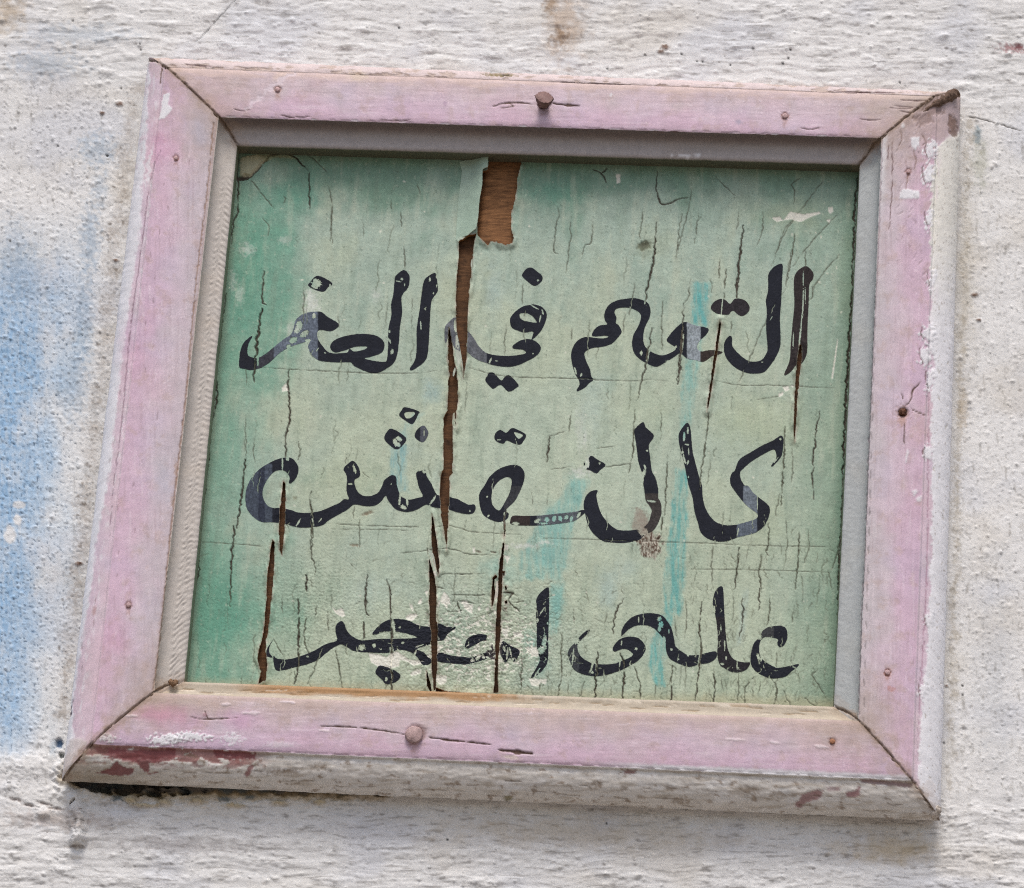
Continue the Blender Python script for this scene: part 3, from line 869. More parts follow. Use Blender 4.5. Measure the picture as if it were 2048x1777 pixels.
        s.poly([(1720, 1558), (1830, 1566), (1822, 1576), (1770, 1570), (1725, 1566)], lin(138, 102, 104), .75, -.2, 1.2)
        s.poly([(1244, 1540), (1274, 1541), (1268, 1549), (1250, 1548)], lin(130, 84, 78), .8, -.2, 1)
        s.tint(1016, 1597, 13, 8, lin(126, 118, 84), .85, 0, .5, 321, .4, 4)
        for k, (x, y, rx, ry) in enumerate([(1340, 1577, 20, 9), (1283, 1595, 14, 7), (1360, 1602, 26, 14), (1140, 1574, 14, 5), (1190, 1570, 22, 10), (1250, 1576, 12, 8), (900, 1570, 22, 5), (810, 1567, 14, 4), (640, 1535, 30, 10), (560, 1545, 50, 10), (1500, 1580, 30, 12), (1560, 1590, 30, 10), (760, 1588, 20, 4), (380, 1512, 22, 8)]):
            s.tint(x, y, rx, ry, lin(134, 114, 92), .6, .04, 1.0, 330 + k, .1, 7, -.3)
        rr = np.random.RandomState(15)
        for k in range(30):
            x = 300 + k * 50 + rr.rand() * 30; y = 1530 + (x - 300) * .043 + rr.rand() * 40
            s.line([(x, y), (x + 20 + 40 * rr.rand(), y + 2 + rr.randn())], 1.8, .35, lin(120, 104, 88), .9, sd=k, a=.6)
        for k in range(40):
            x = 330 + k * 33 + rr.rand() * 20; y = 1371 + (x - 330) * .0365 + 14 * rr.rand()
            s.line([(x, y), (x + 20 + 30 * rr.rand(), y + 1)], 1.6, .4, lin(150, 122, 84) if k % 3 else lin(232, 222, 206), .9, sd=k, a=.6)
        for k in range(50):
            x = 200 + k * 32 + rr.rand() * 20; y = 1488 + (x - 184) * .0440
            s.line([(x, y), (x + 10 + 30 * rr.rand(), y + 1)], 1.4 + rr.rand(), .3, lin(130, 106, 104), .9, sd=k, a=.7 * rr.rand())
    if i == 3:
        s.poly([(327, 190), (334, 187), (340, 186), (338, 200), (336, 210), (345, 217), (338, 228), (328, 238), (318, 239), (322, 222), (324, 205)], WHT, .97, .2, .5, .9)
        s.line([(324, 136), (322, 150), (321, 168)], 2.4, .5, DK, .5)
        s.line([(302, 300), (296, 340), (290, 380)], 5, .1, WHT, 1.5, True, .6)
        s.line([(322, 300), (309, 330), (298, 376), (286, 470), (275, 550), (266, 614), (256, 700), (246, 819), (236, 900), (225, 990), (219, 1075)], 1.8, .45, lin(140, 112, 128), .5, True, .8)
        s.line([(427, 246), (415, 376), (398, 513), (385, 640), (371, 802), (355, 939), (342, 1058), (328, 1207), (313, 1341), (307, 1380)], 2.4, .5, lin(150, 122, 104), .6, False, .8)
        s.tint(352, 938, 6, 26, lin(170, 140, 116), .6, 0, .9, 341, .1, 6, -.2)
        s.tint(344, 1000, 5, 20, lin(170, 140, 116), .6, 0, .9, 342, .1, 6, -.2)
        s.tint(188, 1222, 7, 14, lin(176, 132, 124), .55, .2, .5, 343, .2, 5)
        s.line([(135, 1395), (138, 1440), (146, 1400)], 3, .5, lin(96, 84, 96), .7)
        s.line([(236, 580), (229, 610), (234, 600)], 2.2, .5, DK, .6)
        rr = np.random.RandomState(25)
        for k in range(46):
            x = 300 - k * 2.9 + 90 * rr.rand() - k * .4; y = 320 + k * 23
            s.line([(x, y), (x - 1, y + 5 + 12 * rr.rand())], 1.6, -.18 if k % 2 else .2, lin(226, 206, 220) if k % 2 else HL, .8, sd=k, a=.5)
        s.poly([(140, 1480), (158, 1476), (176, 1484), (150, 1520), (128, 1550), (132, 1510)], lin(206, 198, 196), .85, .2, 1.5)
    if i == 1:
        s.poly([(1822, 276), (1838, 275), (1838, 288), (1840, 296), (1834, 292), (1832, 300), (1824, 294), (1822, 284)], WHT, .95, .2, .6)
        s.poly([(1800, 383), (1808, 378), (1822, 380), (1838, 383), (1839, 397), (1820, 398), (1800, 398)], WHT, .95, .25, .6)
        s.tint(1806, 252, 5, 6, WHT, .9, 0, .4, 351, .5, 4, .2)
        s.line([(1784, 284), (1785, 330), (1783, 400), (1778, 460)], 1.6, .3, HL, .6)
        s.line([(1776, 290), (1776, 320)], 1.6, .3, HL, .6)
        s.line([(1764, 280), (1761, 376), (1754, 547), (1750, 620), (1742, 785), (1735, 956), (1729, 1127), (1724, 1200), (1720, 1314), (1717, 1430)], 2.0, .4, lin(150, 134, 140), .6, False, .7)
        s.line([(1857, 700), (1858, 800), (1856, 950), (1855, 1100), (1846, 1300), (1838, 1420), (1834, 1530)], 2.0, .4, lin(170, 130, 150), .7, True, .7)
        # rusted hole and its cracks
        s.tint(1806, 826, 21, 20, lin(158, 122, 104), .75, 0, .8, 352, .1, 6, -.5)
        s.tint(1804, 842, 15, 18, lin(184, 146, 122), .6, 0, .8, 353, .1, 6)
        s.tint(1806, 825, 12, 11, lin(92, 62, 44), .95, 0, .5, 354, .3, 4, -1.6)
        s.line([(1812, 810), (1822, 800), (1826, 782), (1840, 765)], 2.0, .5, DK, .7)
        s.line([(1822, 818), (1838, 826), (1852, 832)], 1.8, .4, DK, .7)
        s.line([(1808, 846), (1809, 872), (1808, 888)], 1.8, .4, DK, .7)
        s.line([(1806, 800), (1803, 786)], 1.6, .4, DK, .7)
        s.tint(1838, 860, 26, 40, lin(206, 180, 176), .5, 0, .8, 355, .0, 10)
        s.line([(1815, 900), (1812, 925)], 5, -.1, WHT, .4, True, .6)
        s.tint(1775, 1347, 9, 12, lin(176, 110, 82), .75, 0, .8, 356, .3, 5, -.2)
        s.tint(1782, 1378, 15, 7, lin(186, 120, 100), .5, .2, 1.0, 357, .2, 5)
        for (x, y) in [(1860, 655), (1866, 668), (1858, 700), (1856, 718), (1862, 1150), (1830, 985), (1838, 998)]:
            s.tint(x, y, 7, 9, WHT, .8, .3, .9, int(y), .3, 5, .25)
        rr = np.random.RandomState(35)
        for k in range(40):
            y = 290 + k * 7; x = 1790 + rr.rand() * 70
            s.line([(x, y), (x + 6 * rr.randn(), y + 5 + 8 * rr.rand())], 1.6, .3, lin(150, 128, 124), 1.4, sd=k, a=.4 * rr.rand())
        for k in range(26):
            y = 560 + k * 38; s.line([(1752 - k * 1.1, y), (1752 - k * 1.1, y + 14 + 10 * rr.rand())], 2.0, .3, lin(120, 112, 112), .7, sd=k, a=.6)
    if i == 1:
        for k, q in enumerate([[(1900, 228), (1912, 240), (1916, 262), (1912, 280), (1900, 272), (1896, 250)], [(1852, 196), (1884, 206), (1890, 226), (1866, 232), (1846, 220)], [(1826, 236), (1856, 226), (1866, 244), (1840, 256)]]):
            s.poly(q, lin(112, 84, 66), .75 if k == 0 else .45, -.5, 3.0, 2.5, 8, 380 + k)
        for k, (x, y, a, b) in enumerate([(1862, 300, 10, 16), (1856, 350, 9, 20), (1858, 440, 6, 18), (1864, 560, 7, 16), (1856, 668, 12, 14), (1852, 712, 11, 18), (1860, 760, 7, 20), (1856, 905, 9, 12), (1858, 1240, 7, 12), (1846, 1380, 8, 12)]):
            s.tint(x, y, a * 1.3, b * 1.2, WHT, .95, .2, 1.7, 390 + k, .8, 7, .35)
            s.line([(x - a, y - b), (x - a * 1.2, y), (x - a * .6, y + b)], 1.6, .4, HL, .9, sd=k)
        for k, (x, y, l) in enumerate([(1800, 262, 30), (1828, 300, 40), (1846, 268, 24), (1812, 320, 60)]):
            s.line([(x, y), (x + 4, y + l * .5), (x - 1, y + l)], 1.8, .4, lin(130, 104, 94), 1.0, sd=k, a=.7)
    # ring of paint round each nail
    for (x, y, r) in NAILS:
        s.tint(x, y, r * 1.5, r * 1.4, lin(138, 92, 72), .8, 0, .7, 361, .35, 4, -.5); s.tint(x, y + r * 1.6, r, r * 2.2, lin(176, 136, 120), .45, 0, 1.0, 362, .1, 5)


# photo place and radius of the small nail heads
NAILS = [(555, 179, 7), (1570, 232, 8), (352, 316, 6), (1817, 343, 6), (257, 1210, 7), (1775, 1345, 7), (1665, 1483, 7)]
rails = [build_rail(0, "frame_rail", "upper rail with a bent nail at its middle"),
         build_rail(1, "frame_stile", "right upright with a white flaking outer edge"),
         build_rail(2, "frame_rail", "lower rail with grey underside and red paint showing"),
         build_rail(3, "frame_stile", "left upright with crinkled grey inner moulding")]

# ------------------------------------------------------------------ the painted plywood board
GRN = lin(172, 184, 163) * 1.12
SAGE = lin(153, 173, 161) * 1.12
TEAL = lin(96, 154, 134) * 1.05
DEEP = lin(104, 146, 124) * 1.05
CYAN = lin(112, 174, 168) * 1.05
PALE = lin(160, 184, 180) * 1.05
CHIP = lin(218, 217, 206) * 1.08
BRN = lin(58, 44, 34)
bx = np.arange(352, 1738, 1.55); by = np.arange(268, 1440, 1.55)
BX, BY = np.meshgrid(bx, by)
B = Sheet(BX, BY, GRN)
b_ = (BY - 300 - (BX - 473) * .029) / 1078
xl = 473 - 106 * b_; xr = 1719 - 51 * b_
a_ = (BX - xl) / (xr - xl)
ax_ = a_ * 1250                                    # board coordinates following the lean of the grain
ay_ = b_ * 1080
f1 = fbm(ax_ / 190, ay_ / 230, 401, 3); f2 = fbm(ax_ / 80, ay_ / 120, 402, 4, .6); f3 = fbm(ax_ / 16, ay_ / 30, 403, 4, .6)
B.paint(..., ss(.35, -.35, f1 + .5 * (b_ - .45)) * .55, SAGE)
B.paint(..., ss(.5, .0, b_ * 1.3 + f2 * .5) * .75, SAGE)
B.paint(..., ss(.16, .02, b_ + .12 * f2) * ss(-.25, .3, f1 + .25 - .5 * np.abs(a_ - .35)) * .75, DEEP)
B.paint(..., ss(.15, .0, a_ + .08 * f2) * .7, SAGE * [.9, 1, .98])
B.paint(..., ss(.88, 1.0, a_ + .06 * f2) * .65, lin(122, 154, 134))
for (x, y, rx, ry, a, c) in [(585, 390, 90, 60, .85, TEAL), (640, 350, 120, 40, .6, DEEP), (505, 520, 50, 70, .9, TEAL), (492, 600, 36, 90, .85, TEAL), (470, 700, 26, 110, .5, TEAL),
                             (1110, 385, 90, 42, .75, TEAL), (1230, 370, 120, 40, .6, DEEP), (440, 1250, 70, 60, .9, TEAL), (480, 1230, 50, 90, .6, TEAL), (420, 1050, 34, 200, .45, SAGE),
                             (1250, 430, 60, 60, .4, SAGE), (1420, 420, 90, 60, .45, SAGE), (1660, 560, 50, 300, .4, SAGE), (1690, 1100, 26, 280, .5, DEEP), (480, 850, 60, 120, .4, SAGE),
                             (1000, 1140, 60, 60, .5, CYAN), (1110, 1040, 50, 60, .7, CYAN * .97), (1150, 980, 34, 60, .75, CYAN * .97), (1100, 1110, 60, 50, .7, CYAN * .97), (1115, 1200, 26, 60, .7, CYAN), (1070, 1290, 36, 50, .5, CYAN),
                             (1080, 1330, 26, 40, .5, CYAN * .97), (865, 785, 32, 36, .55, lin(132, 176, 186)), (1180, 830, 46, 90, .5, PALE), (1200, 770, 40, 40, .4, PALE), (1215, 1180, 40, 70, .55, PALE), (1250, 1140, 40, 40, .4, PALE),
                             (985, 580, 32, 80, .5, PALE), (700, 870, 150, 70, .4, GRN * 1.06), (1500, 850, 120, 90, .35, lin(172, 186, 150)), (700, 960, 160, 60, .3, lin(172, 184, 152)), (1580, 430, 120, 50, .35, lin(160, 170, 134)),
                             (1540, 1040, 80, 120, .3, lin(170, 182, 150)), (880, 970, 40, 90, .35, PALE), (820, 900, 60, 40, .3, PALE), (1290, 830, 90, 100, .3, lin(172, 186, 152)), (1500, 1360, 140, 50, .3, lin(160, 176, 146)), (760, 1180, 90, 50, .3, PALE)]:
    B.tint(x, y, rx, ry, c, a, 0, .45, int(x + y), .0, 22)
B.paint(..., ss(.12, .45, f2) * .22, lin(176, 186, 160)); B.paint(..., ss(-.1, -.5, f2) * .25, lin(120, 150, 132))
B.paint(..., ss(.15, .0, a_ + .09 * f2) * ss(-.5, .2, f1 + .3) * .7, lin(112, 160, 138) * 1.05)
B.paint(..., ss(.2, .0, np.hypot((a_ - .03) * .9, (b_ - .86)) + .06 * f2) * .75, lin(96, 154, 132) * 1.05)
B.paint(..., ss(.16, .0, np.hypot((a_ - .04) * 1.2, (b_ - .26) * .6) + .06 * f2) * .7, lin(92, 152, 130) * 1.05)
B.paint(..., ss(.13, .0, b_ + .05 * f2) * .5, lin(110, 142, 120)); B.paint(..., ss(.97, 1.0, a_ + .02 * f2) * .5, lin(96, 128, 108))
B.paint(..., ss(.35, .05, np.hypot((a_ - .52), (b_ - .58) * 1.1) + .12 * f1) * .4, lin(184, 196, 176) * 1.12)
B.paint(..., ss(.05, .5, fbm(ax_ / 22, ay_ / 160, 404, 4, .6)) * .3, lin(184, 192, 172) * 1.1); B.paint(..., ss(-.05, -.5, fbm(ax_ / 22, ay_ / 160, 404, 4, .6)) * .3, lin(128, 148, 130))
# cyan runs
def run(pts, ws, a, col, sd):
    P = smooth(pts, 6, False); Wd = np.interp(np.linspace(0, 1, len(P)), np.linspace(0, 1, len(ws)), ws)
    L_ = P - np.stack([Wd, 0 * Wd], 1); R_ = P + np.stack([Wd, 0 * Wd], 1)
    q = np.vstack([L_, R_[::-1]])
    I = B.win(q[:, 0].min() - 20, q[:, 0].max() + 20, q[:, 1].min() - 20, q[:, 1].max() + 20)
    X, Y = B.PX[I], B.PY[I]
    d = poly_sdf(X, Y, q) + 9 * fbm(X / 12, Y / 20, sd, 4, .65)
    dens = .35 + .65 * ss(-.3, .3, fbm(X / 9, Y / 60, sd + 1, 4, .6)) 
    B.paint(I, ss(5, -6, d) * a * dens, col)
run([(1404, 566), (1402, 610), (1398, 652)], [18, 18, 17], .92, lin(92, 172, 170), 411)
run([(1396, 652), (1385, 720), (1376, 800), (1366, 880)], [18, 17, 13, 8], .65, CYAN, 412)
run([(1364, 940), (1360, 1000), (1356, 1080), (1350, 1150), (1345, 1230)], [11, 15, 19, 21, 18], .95, lin(104, 172, 166), 413)
run([(1335, 1230), (1318, 1290), (1314, 1330), (1318, 1372)], [13, 17, 15, 11], .95, lin(104, 172, 166), 414)
run([(800, 890), (796, 930), (800, 985)], [16, 17, 15], .8, lin(126, 176, 178), 415)
run([(838, 828), (818, 850), (806, 880)], [9, 9, 10], .5, lin(126, 176, 178), 416)
run([(1160, 960), (1135, 1010), (1108, 1060), (1088, 1110), (1082, 1160)], [18, 28, 40, 48, 40], .6, CYAN, 419)
run([(1114, 1165), (1112, 1210), (1100, 1270)], [13, 12, 14], .5, CYAN, 417)
run([(1490, 1180), (1486, 1230), (1478, 1290)], [7, 8, 6], .4, PALE, 418)
for (x, y, rx, ry, a) in [(624, 610, 22, 30, .85), (620, 590, 14, 20, .6), (590, 660, 26, 18, .5), (752, 592, 14, 20, .5), (480, 590, 14, 26, .35), (570, 480, 20, 12, .4), (495, 500, 22, 18, .5), (1178, 930, 10, 28, .6), (1160, 945, 22, 14, .7), (1170, 880, 6, 22, .6),
                         (1050, 1092, 36, 8, .8), (1090, 1085, 20, 6, .7), (1384, 700, 14, 26, .4), (1160, 860, 14, 60, .35), (465, 560, 12, 30, .4), (1570, 1335, 3, 14, .0)]:
    if a:
        B.tint(x, y, rx, ry, lin(206, 212, 204) * 1.05, a, 0, 1.0, int(x * 3 + y), .1, 7)
B.tint(1298, 390, 10, 12, GRN, .3)
B.tint(1289, 492, 21, 12, lin(84, 88, 66), .9, -.3, .5, 431, .5, 8, -.4); B.tint(1290, 490, 12, 6, lin(60, 58, 44), .9, -.3, .6, 432, .3, 4, -.2)
B.tint(1290, 505, 30, 26, lin(128, 138, 112), .4, 0, .8, 433, 0, 8)
# general paint mottling
B.C *= (1 + .09 * f3 + .08 * fbm(BX / 5, BY / 5, 435, 2))[..., None]
B.paint(..., .3 * ss(.3, .55, fbm(BX / 7, BY / 9, 436, 3)) , lin(206, 210, 190) * 1.05)
B.paint(..., .5 * ss(.42, .56, fbm(BX / 5, BY / 6, 437, 2)), lin(84, 104, 88))
# dusty edge bottoms and cream margin
B.paint(..., ss(.975, 1.0, b_ + .01 * f3) * .6, lin(176, 168, 136))
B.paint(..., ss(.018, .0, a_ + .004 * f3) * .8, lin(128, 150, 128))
# relief
B.H += .35 * fbm(ax_ / 260, ay_ / 300, 441, 2) + .09 * fbm(ax_ / 9, ay_ / 120, 442, 3, .6) + .10 * fbm(BX / 5, BY / 5, 443, 3) + .07 * fbm(BX / 22, BY / 14, 444, 3)
flake = ss(.60, .92, b_ + .22 * f1)                  # lower part of the board: blistered paint
lowc = np.exp(-((BX - 960) / 190.0) ** 2) * np.exp(-((BY - 1290) / 120.0) ** 2)
lowl = np.exp(-((BX - 620) / 120.0) ** 2) * np.exp(-((BY - 1200) / 110.0) ** 2)
curl = np.abs(fbm(BX / 8, BY / 7.5, 445, 3, .6))
B.H += (.07 * flake + .34 * lowc + .18 * lowl + .02) * ss(.0, .25, curl)
B.paint(..., (.05 * flake + .5 * lowc + .25 * lowl) * ss(.05, .0, curl), lin(84, 84, 70))

XF = lambda x0, y0, s: (lambda pts: [(x0 + x / s, y0 + y / s) for x, y in pts])
R1 = XF(0, 0, 2.926); R2 = XF(680, 0, 2.926); R3 = XF(1348, 0, 2.926); R4 = XF(0, 580, 2.926); R5 = XF(1348, 580, 2.926); R6 = XF(0, 1177, 2.926); R7 = XF(680, 1177, 2.926); R8 = XF(1348, 1177, 2.926)
ZA = XF(440, 500, 4.096); ZB = XF(840, 500, 4.096); ZC = XF(1130, 500, 4.096); ZD = XF(460, 800, 4.096); ZE = XF(840, 820, 4.096); ZF = XF(1140, 820, 4.096)
ZG = XF(500, 1150, 3.303); ZH = XF(1020, 1150, 3.413)
ZI = XF(800, 1020, 7.877); ZJ = XF(440, 270, 7.877)

# traced cracks: (points, width px, depth mm)
CK = [
    (ZJ([(290, 360), (275, 620), (285, 900), (280, 1130), (265, 1290), (215, 1330), (200, 1500), (180, 1733)]), 2.6, .6),
    (R4([(1325, 20), (1290, 250), (1260, 480), (1270, 640), (1235, 780), (1215, 1030), (1180, 1300), (1160, 1500), (1165, 1640), (1125, 1755)]), 2.6, .6),
    (R6([(1120, 150), (1095, 350), (1085, 520)]), 3.0, .6),
    (ZJ([(280, 700), (380, 680), (470, 660), (520, 590), (620, 480), (740, 390), (770, 330), (960, 290), (1110, 320), (1240, 410), (1415, 590)]), 3.4, .8),
    (ZJ([(290, 690), (400, 670), (480, 660)]), 9.5, 1.2), (ZJ([(440, 690), (520, 600), (640, 460), (730, 395)]), 6, 1.0),
    (ZJ([(1415, 590), (1405, 760), (1405, 980), (1410, 1190)]), 2.6, .6),
    (ZJ([(470, 720), (580, 820), (720, 1010), (860, 1180)]), 1.8, .3), (ZJ([(680, 1310), (770, 1440), (760, 1600)]), 1.6, .3), (ZJ([(1400, 330), (1500, 400), (1690, 590)]), 1.8, .35),
    (ZJ([(1700, 800), (1740, 940), (1770, 1130), (1755, 1380), (1760, 1733)]), 2.0, .4), (ZJ([(1600, 330), (1560, 430)]), 1.6, .3), (ZJ([(1000, 960), (1030, 1030), (1000, 1110)]), 1.4, .2),
    ([(663, 413), (661, 485)], 1.7, .3), (R2([(355, 1240), (360, 1330)]), 1.8, .4), (R2([(300, 1170), (298, 1225)]), 1.6, .3), (R2([(375, 1440), (382, 1560)]), 1.7, .3), (R2([(450, 1070), (470, 1140)]), 1.4, .2),
    (R2([(1275, 1215), (1280, 1270), (1265, 1330), (1250, 1460), (1275, 1490)]), 2.0, .4), (R2([(1345, 1300), (1350, 1400), (1335, 1500), (1325, 1600)]), 2.0, .4),
    (R2([(1480, 1300), (1470, 1420), (1430, 1440), (1422, 1520)]), 1.8, .4), (R2([(1775, 1240), (1755, 1400)]), 2.0, .4), (R2([(1850, 1300), (1840, 1420)]), 2.2, .4),
    (R2([(1480, 990), (1535, 1020), (1560, 1070)]), 2.6, .5), (R2([(1560, 985), (1535, 1010)]), 3.4, .5), (R2([(740, 1000), (715, 1100), (700, 1200)]), 1.8, .3), (R2([(735, 1020), (770, 1038), (830, 1020)]), 2.2, .4),
    (R2([(1855, 1000), (1850, 1090), (1875, 1190), (1940, 1190), (1980, 1165), (2040, 1160)]), 2.6, .6), (R2([(2000, 1250), (1965, 1520)]), 1.8, .4),
    (R3([(145, 1250), (120, 1430)]), 1.8, .4), (R3([(105, 1100), (90, 1200), (40, 1400), (10, 1520)]), 1.8, .4), (R3([(520, 1240), (515, 1360), (480, 1450)]), 1.7, .3),
    (R3([(380, 1240), (370, 1350)]), 1.5, .3), (R3([(270, 1530), (262, 1630)]), 1.7, .3), (R3([(705, 1370), (690, 1500), (655, 1680)]), 2.2, .4), (R3([(770, 1470), (768, 1560)]), 2.2, .4),
    (R3([(745, 1040), (685, 1080), (705, 1110), (700, 1200)]), 1.8, .4), (R3([(870, 1060), (750, 1220), (700, 1290), (640, 1380), (570, 1560)]), 1.8, .3), (R3([(960, 1250), (790, 1440), (700, 1560)]), 1.7, .3),
    (R3([(970, 1490), (830, 1660), (810, 1740)]), 1.8, .3), (R3([(690, 1290), (640, 1360), (600, 1480)]), 1.5, .3), (R3([(240, 1030), (370, 1160)]), 1.4, .2),
    (ZC([(1830, 290), (1760, 390), (1600, 680), (1510, 900), (1400, 1150)]), 1.7, .3), (ZC([(1860, 0), (1820, 200), (1810, 300)]), 1.8, .3), (ZC([(2030, 290), (2030, 380), (1990, 420)]), 1.8, .3),
    (R3([(405, 1320), (385, 1480), (370, 1650), (366, 1750)]), 3.6, .8), (ZC([(1440, 0), (1410, 250), (1405, 390)]), 3.0, .7),
    (R2([(1845, 1390), (1835, 1530), (1800, 1680), (1790, 1755)]), 3.8, .9), (ZB([(1870, 290), (1850, 400), (1845, 470)]), 2.0, .4),
    (ZB([(1900, 640), (1880, 780), (1850, 940), (1810, 1090), (1785, 1228)]), 2.8, .6), (ZF([(535, 0), (520, 200), (515, 350), (480, 520)]), 2.2, .5),
    (ZB([(1755, 270), (1740, 400), (1715, 545)]), 2.0, .4), (ZB([(1680, 520), (1660, 690)]), 1.7, .3), (ZC([(805, 420), (800, 500), (790, 610), (800, 830)]), 2.0, .4), (ZC([(975, 440), (965, 600), (940, 980), (920, 1110)]), 2.8, .6), (ZC([(1030, 240), (1010, 390), (975, 440)]), 1.8, .3),
    (ZC([(1270, 80), (1258, 235)]), 1.8, .4), (ZC([(1320, 160), (1305, 320)]), 2.2, .4), (ZC([(1365, 580), (1355, 700)]), 1.4, .3), (ZC([(270, 800), (255, 900)]), 1.4, .2),
    (ZB([(845, 280), (835, 450)]), 1.6, .3), (ZB([(705, 610), (690, 870)]), 1.6, .3), (ZB([(860, 480), (858, 560)]), 1.4, .3), (ZB([(1240, 740), (1245, 620)]), 1.4, .2),
    (ZA([(357, 170), (350, 330), (340, 420), (380, 455)]), 2.6, .6), (ZA([(340, 480), (320, 600), (300, 800), (285, 950), (275, 1080)]), 4.2, 1.0), (ZA([(687, 280), (685, 650)]), 1.8, .4), (ZA([(1510, 0), (1515, 160)]), 1.6, .3),
    (ZA([(555, 985), (560, 1080), (565, 1228)]), 2.8, .6), (ZA([(210, 960), (215, 1110)]), 1.6, .3), (ZA([(1575, 400), (1570, 640)]), 1.3, .2), (ZA([(970, 540), (985, 660)]), 1.2, .2),
    (R4([(1690, 600), (1700, 750), (1685, 800), (1675, 880), (1668, 980)]), 3.4, .8),
    (R4([(1435, 990), (1420, 1150), (1400, 1300), (1385, 1400)]), 3.6, .8), (R4([(1370, 1380), (1355, 1600), (1350, 1755)]), 3.4, .8), (R6([(1350, 0), (1348, 110)]), 2.4, .5),
    (R4([(1440, 740), (1435, 850), (1430, 950)]), 1.5, .3), (R4([(1750, 900), (1755, 960), (1740, 1000)]), 1.8, .4), (R4([(1820, 1240), (1825, 1400), (1820, 1550), (1840, 1600), (1850, 1680)]), 2.2, .5), (R4([(1795, 1660), (1790, 1755)]), 2.2, .5),
    (ZD([(560, 340), (575, 430), (560, 470)]), 2.0, .4), (ZD([(950, 470), (945, 530)]), 1.5, .3), (ZD([(665, 750), (655, 830), (680, 1000), (665, 1228)]), 2.4, .5), (ZD([(1015, 870), (1010, 980)]), 1.5, .3), (ZD([(1060, 980), (1060, 1228)]), 1.8, .4), (ZD([(1335, 900), (1340, 980)]), 1.4, .2),
    (ZD([(1085, 590), (1140, 640)]), 1.4, .2), (ZD([(205, 300), (190, 430), (210, 520)]), 1.6, .3), (ZD([(130, 300), (135, 480)]), 1.5, .3),
    (R5([(295, 20), (290, 60)]), 2.4, .5), (R5([(205, 720), (185, 900), (155, 1100), (150, 1190)]), 2.4, .5), (R5([(690, 930), (695, 1050), (685, 1130)]), 1.8, .4), (R5([(855, 710), (845, 760), (820, 950), (810, 1110), (815, 1230)]), 2.6, .6),
    (R5([(650, 800), (640, 1050), (625, 1270)]), 2.4, .6), (R5([(622, 1190), (600, 1280), (600, 1330)]), 1.8, .4), (R5([(560, 1360), (550, 1500), (535, 1530), (555, 1560)]), 2.2, .5), (R5([(735, 1420), (725, 1600), (710, 1755)]), 2.4, .6),
    (R5([(380, 1510), (375, 1580), (355, 1755)]), 2.8, .7), (R5([(510, 1550), (500, 1650), (505, 1755)]), 2.4, .5), (R5([(230, 1500), (220, 1620), (230, 1755)]), 2.0, .4), (R5([(50, 200), (20, 550)]), 2.6, .6),
    (R5([(345, 620), (330, 700)]), 1.3, .2), (R5([(900, 1640), (925, 1755)]), 1.6, .3), (R5([(975, 1450), (950, 1560), (920, 1650)]), 2.0, .5), (R5([(785, 1400), (790, 1500), (760, 1600)]), 1.5, .3), (R5([(655, 1340), (660, 1500), (640, 1640)]), 1.5, .3),
    (R8([(160, 80), (150, 230), (160, 340), (145, 500), (120, 675)]), 2.8, .7), (R8([(65, 60), (75, 180), (60, 300)]), 1.5, .3), (R8([(225, 500), (240, 560), (230, 680)]), 2.6, .7), (R8([(375, 500), (380, 600), (373, 680)]), 2.0, .5), (R8([(470, 520), (420, 580), (413, 690)]), 2.0, .5),
    (R8([(500, 0), (495, 130)]), 2.6, .6), (R8([(405, 60), (400, 180), (385, 280)]), 2.6, .6), (R8([(560, 60), (560, 150), (540, 230)]), 2.2, .4), (R8([(600, 380), (600, 460)]), 1.8, .4), (R8([(560, 520), (605, 590), (585, 690)]), 2.4, .5),
    (R8([(640, 600), (660, 640), (690, 690)]), 1.8, .4), (R8([(840, 475), (810, 510), (850, 570), (890, 640)]), 2.0, .4), (R8([(760, 640), (850, 705)]), 1.6, .3), (R8([(700, 100), (690, 200)]), 1.8, .4), (R8([(340, 0), (350, 100), (340, 200)]), 1.5, .3),
    (R8([(270, 500), (290, 600)]), 1.4, .3), (R8([(500, 540), (495, 640)]), 1.4, .3), (R8([(720, 480), (740, 560)]), 1.3, .2), (R8([(955, 500), (940, 640)]), 2.4, .5),
    (R7([(1300, 260), (1295, 500), (1270, 640)]), 2.2, .5), (R7([(1510, 370), (1500, 520), (1490, 650)]), 3.6, .9), (R7([(1640, 380), (1665, 470), (1650, 655)]), 3.4, .9), (R7([(1720, 460), (1755, 560), (1755, 660)]), 2.2, .5), (R7([(1945, 450), (1935, 560)]), 2.4, .5), (R7([(1940, 570), (1940, 650), (1915, 668)]), 3.0, .7),
    (R7([(1065, 400), (1060, 620)]), 2.2, .5), (R7([(1660, 60), (1610, 160), (1600, 270)]), 2.6, .5), (R7([(1365, 120), (1370, 210)]), 1.8, .4), (R7([(1180, 540), (1165, 600)]), 1.8, .4), (R7([(1335, 560), (1330, 620)]), 1.8, .4),
    (R7([(155, 0), (150, 130)]), 2.4, .5), (R7([(290, 0), (296, 160)]), 2.4, .6), (R7([(140, 200), (145, 300)]), 1.8, .4), (R7([(1430, 540), (1400, 640)]), 1.5, .3), (R7([(1850, 560), (1840, 640)]), 1.5, .3), (R7([(1560, 130), (1550, 250)]), 1.4, .3),
    (ZG([(370, 0), (370, 115)]), 3.2, .8), (ZG([(318, 160), (325, 300), (318, 450), (322, 600), (290, 720)]), 3.4, .8), (ZG([(370, 280), (360, 420), (390, 530)]), 2.2, .5), (ZG([(300, 640), (290, 730)]), 2.0, .4),
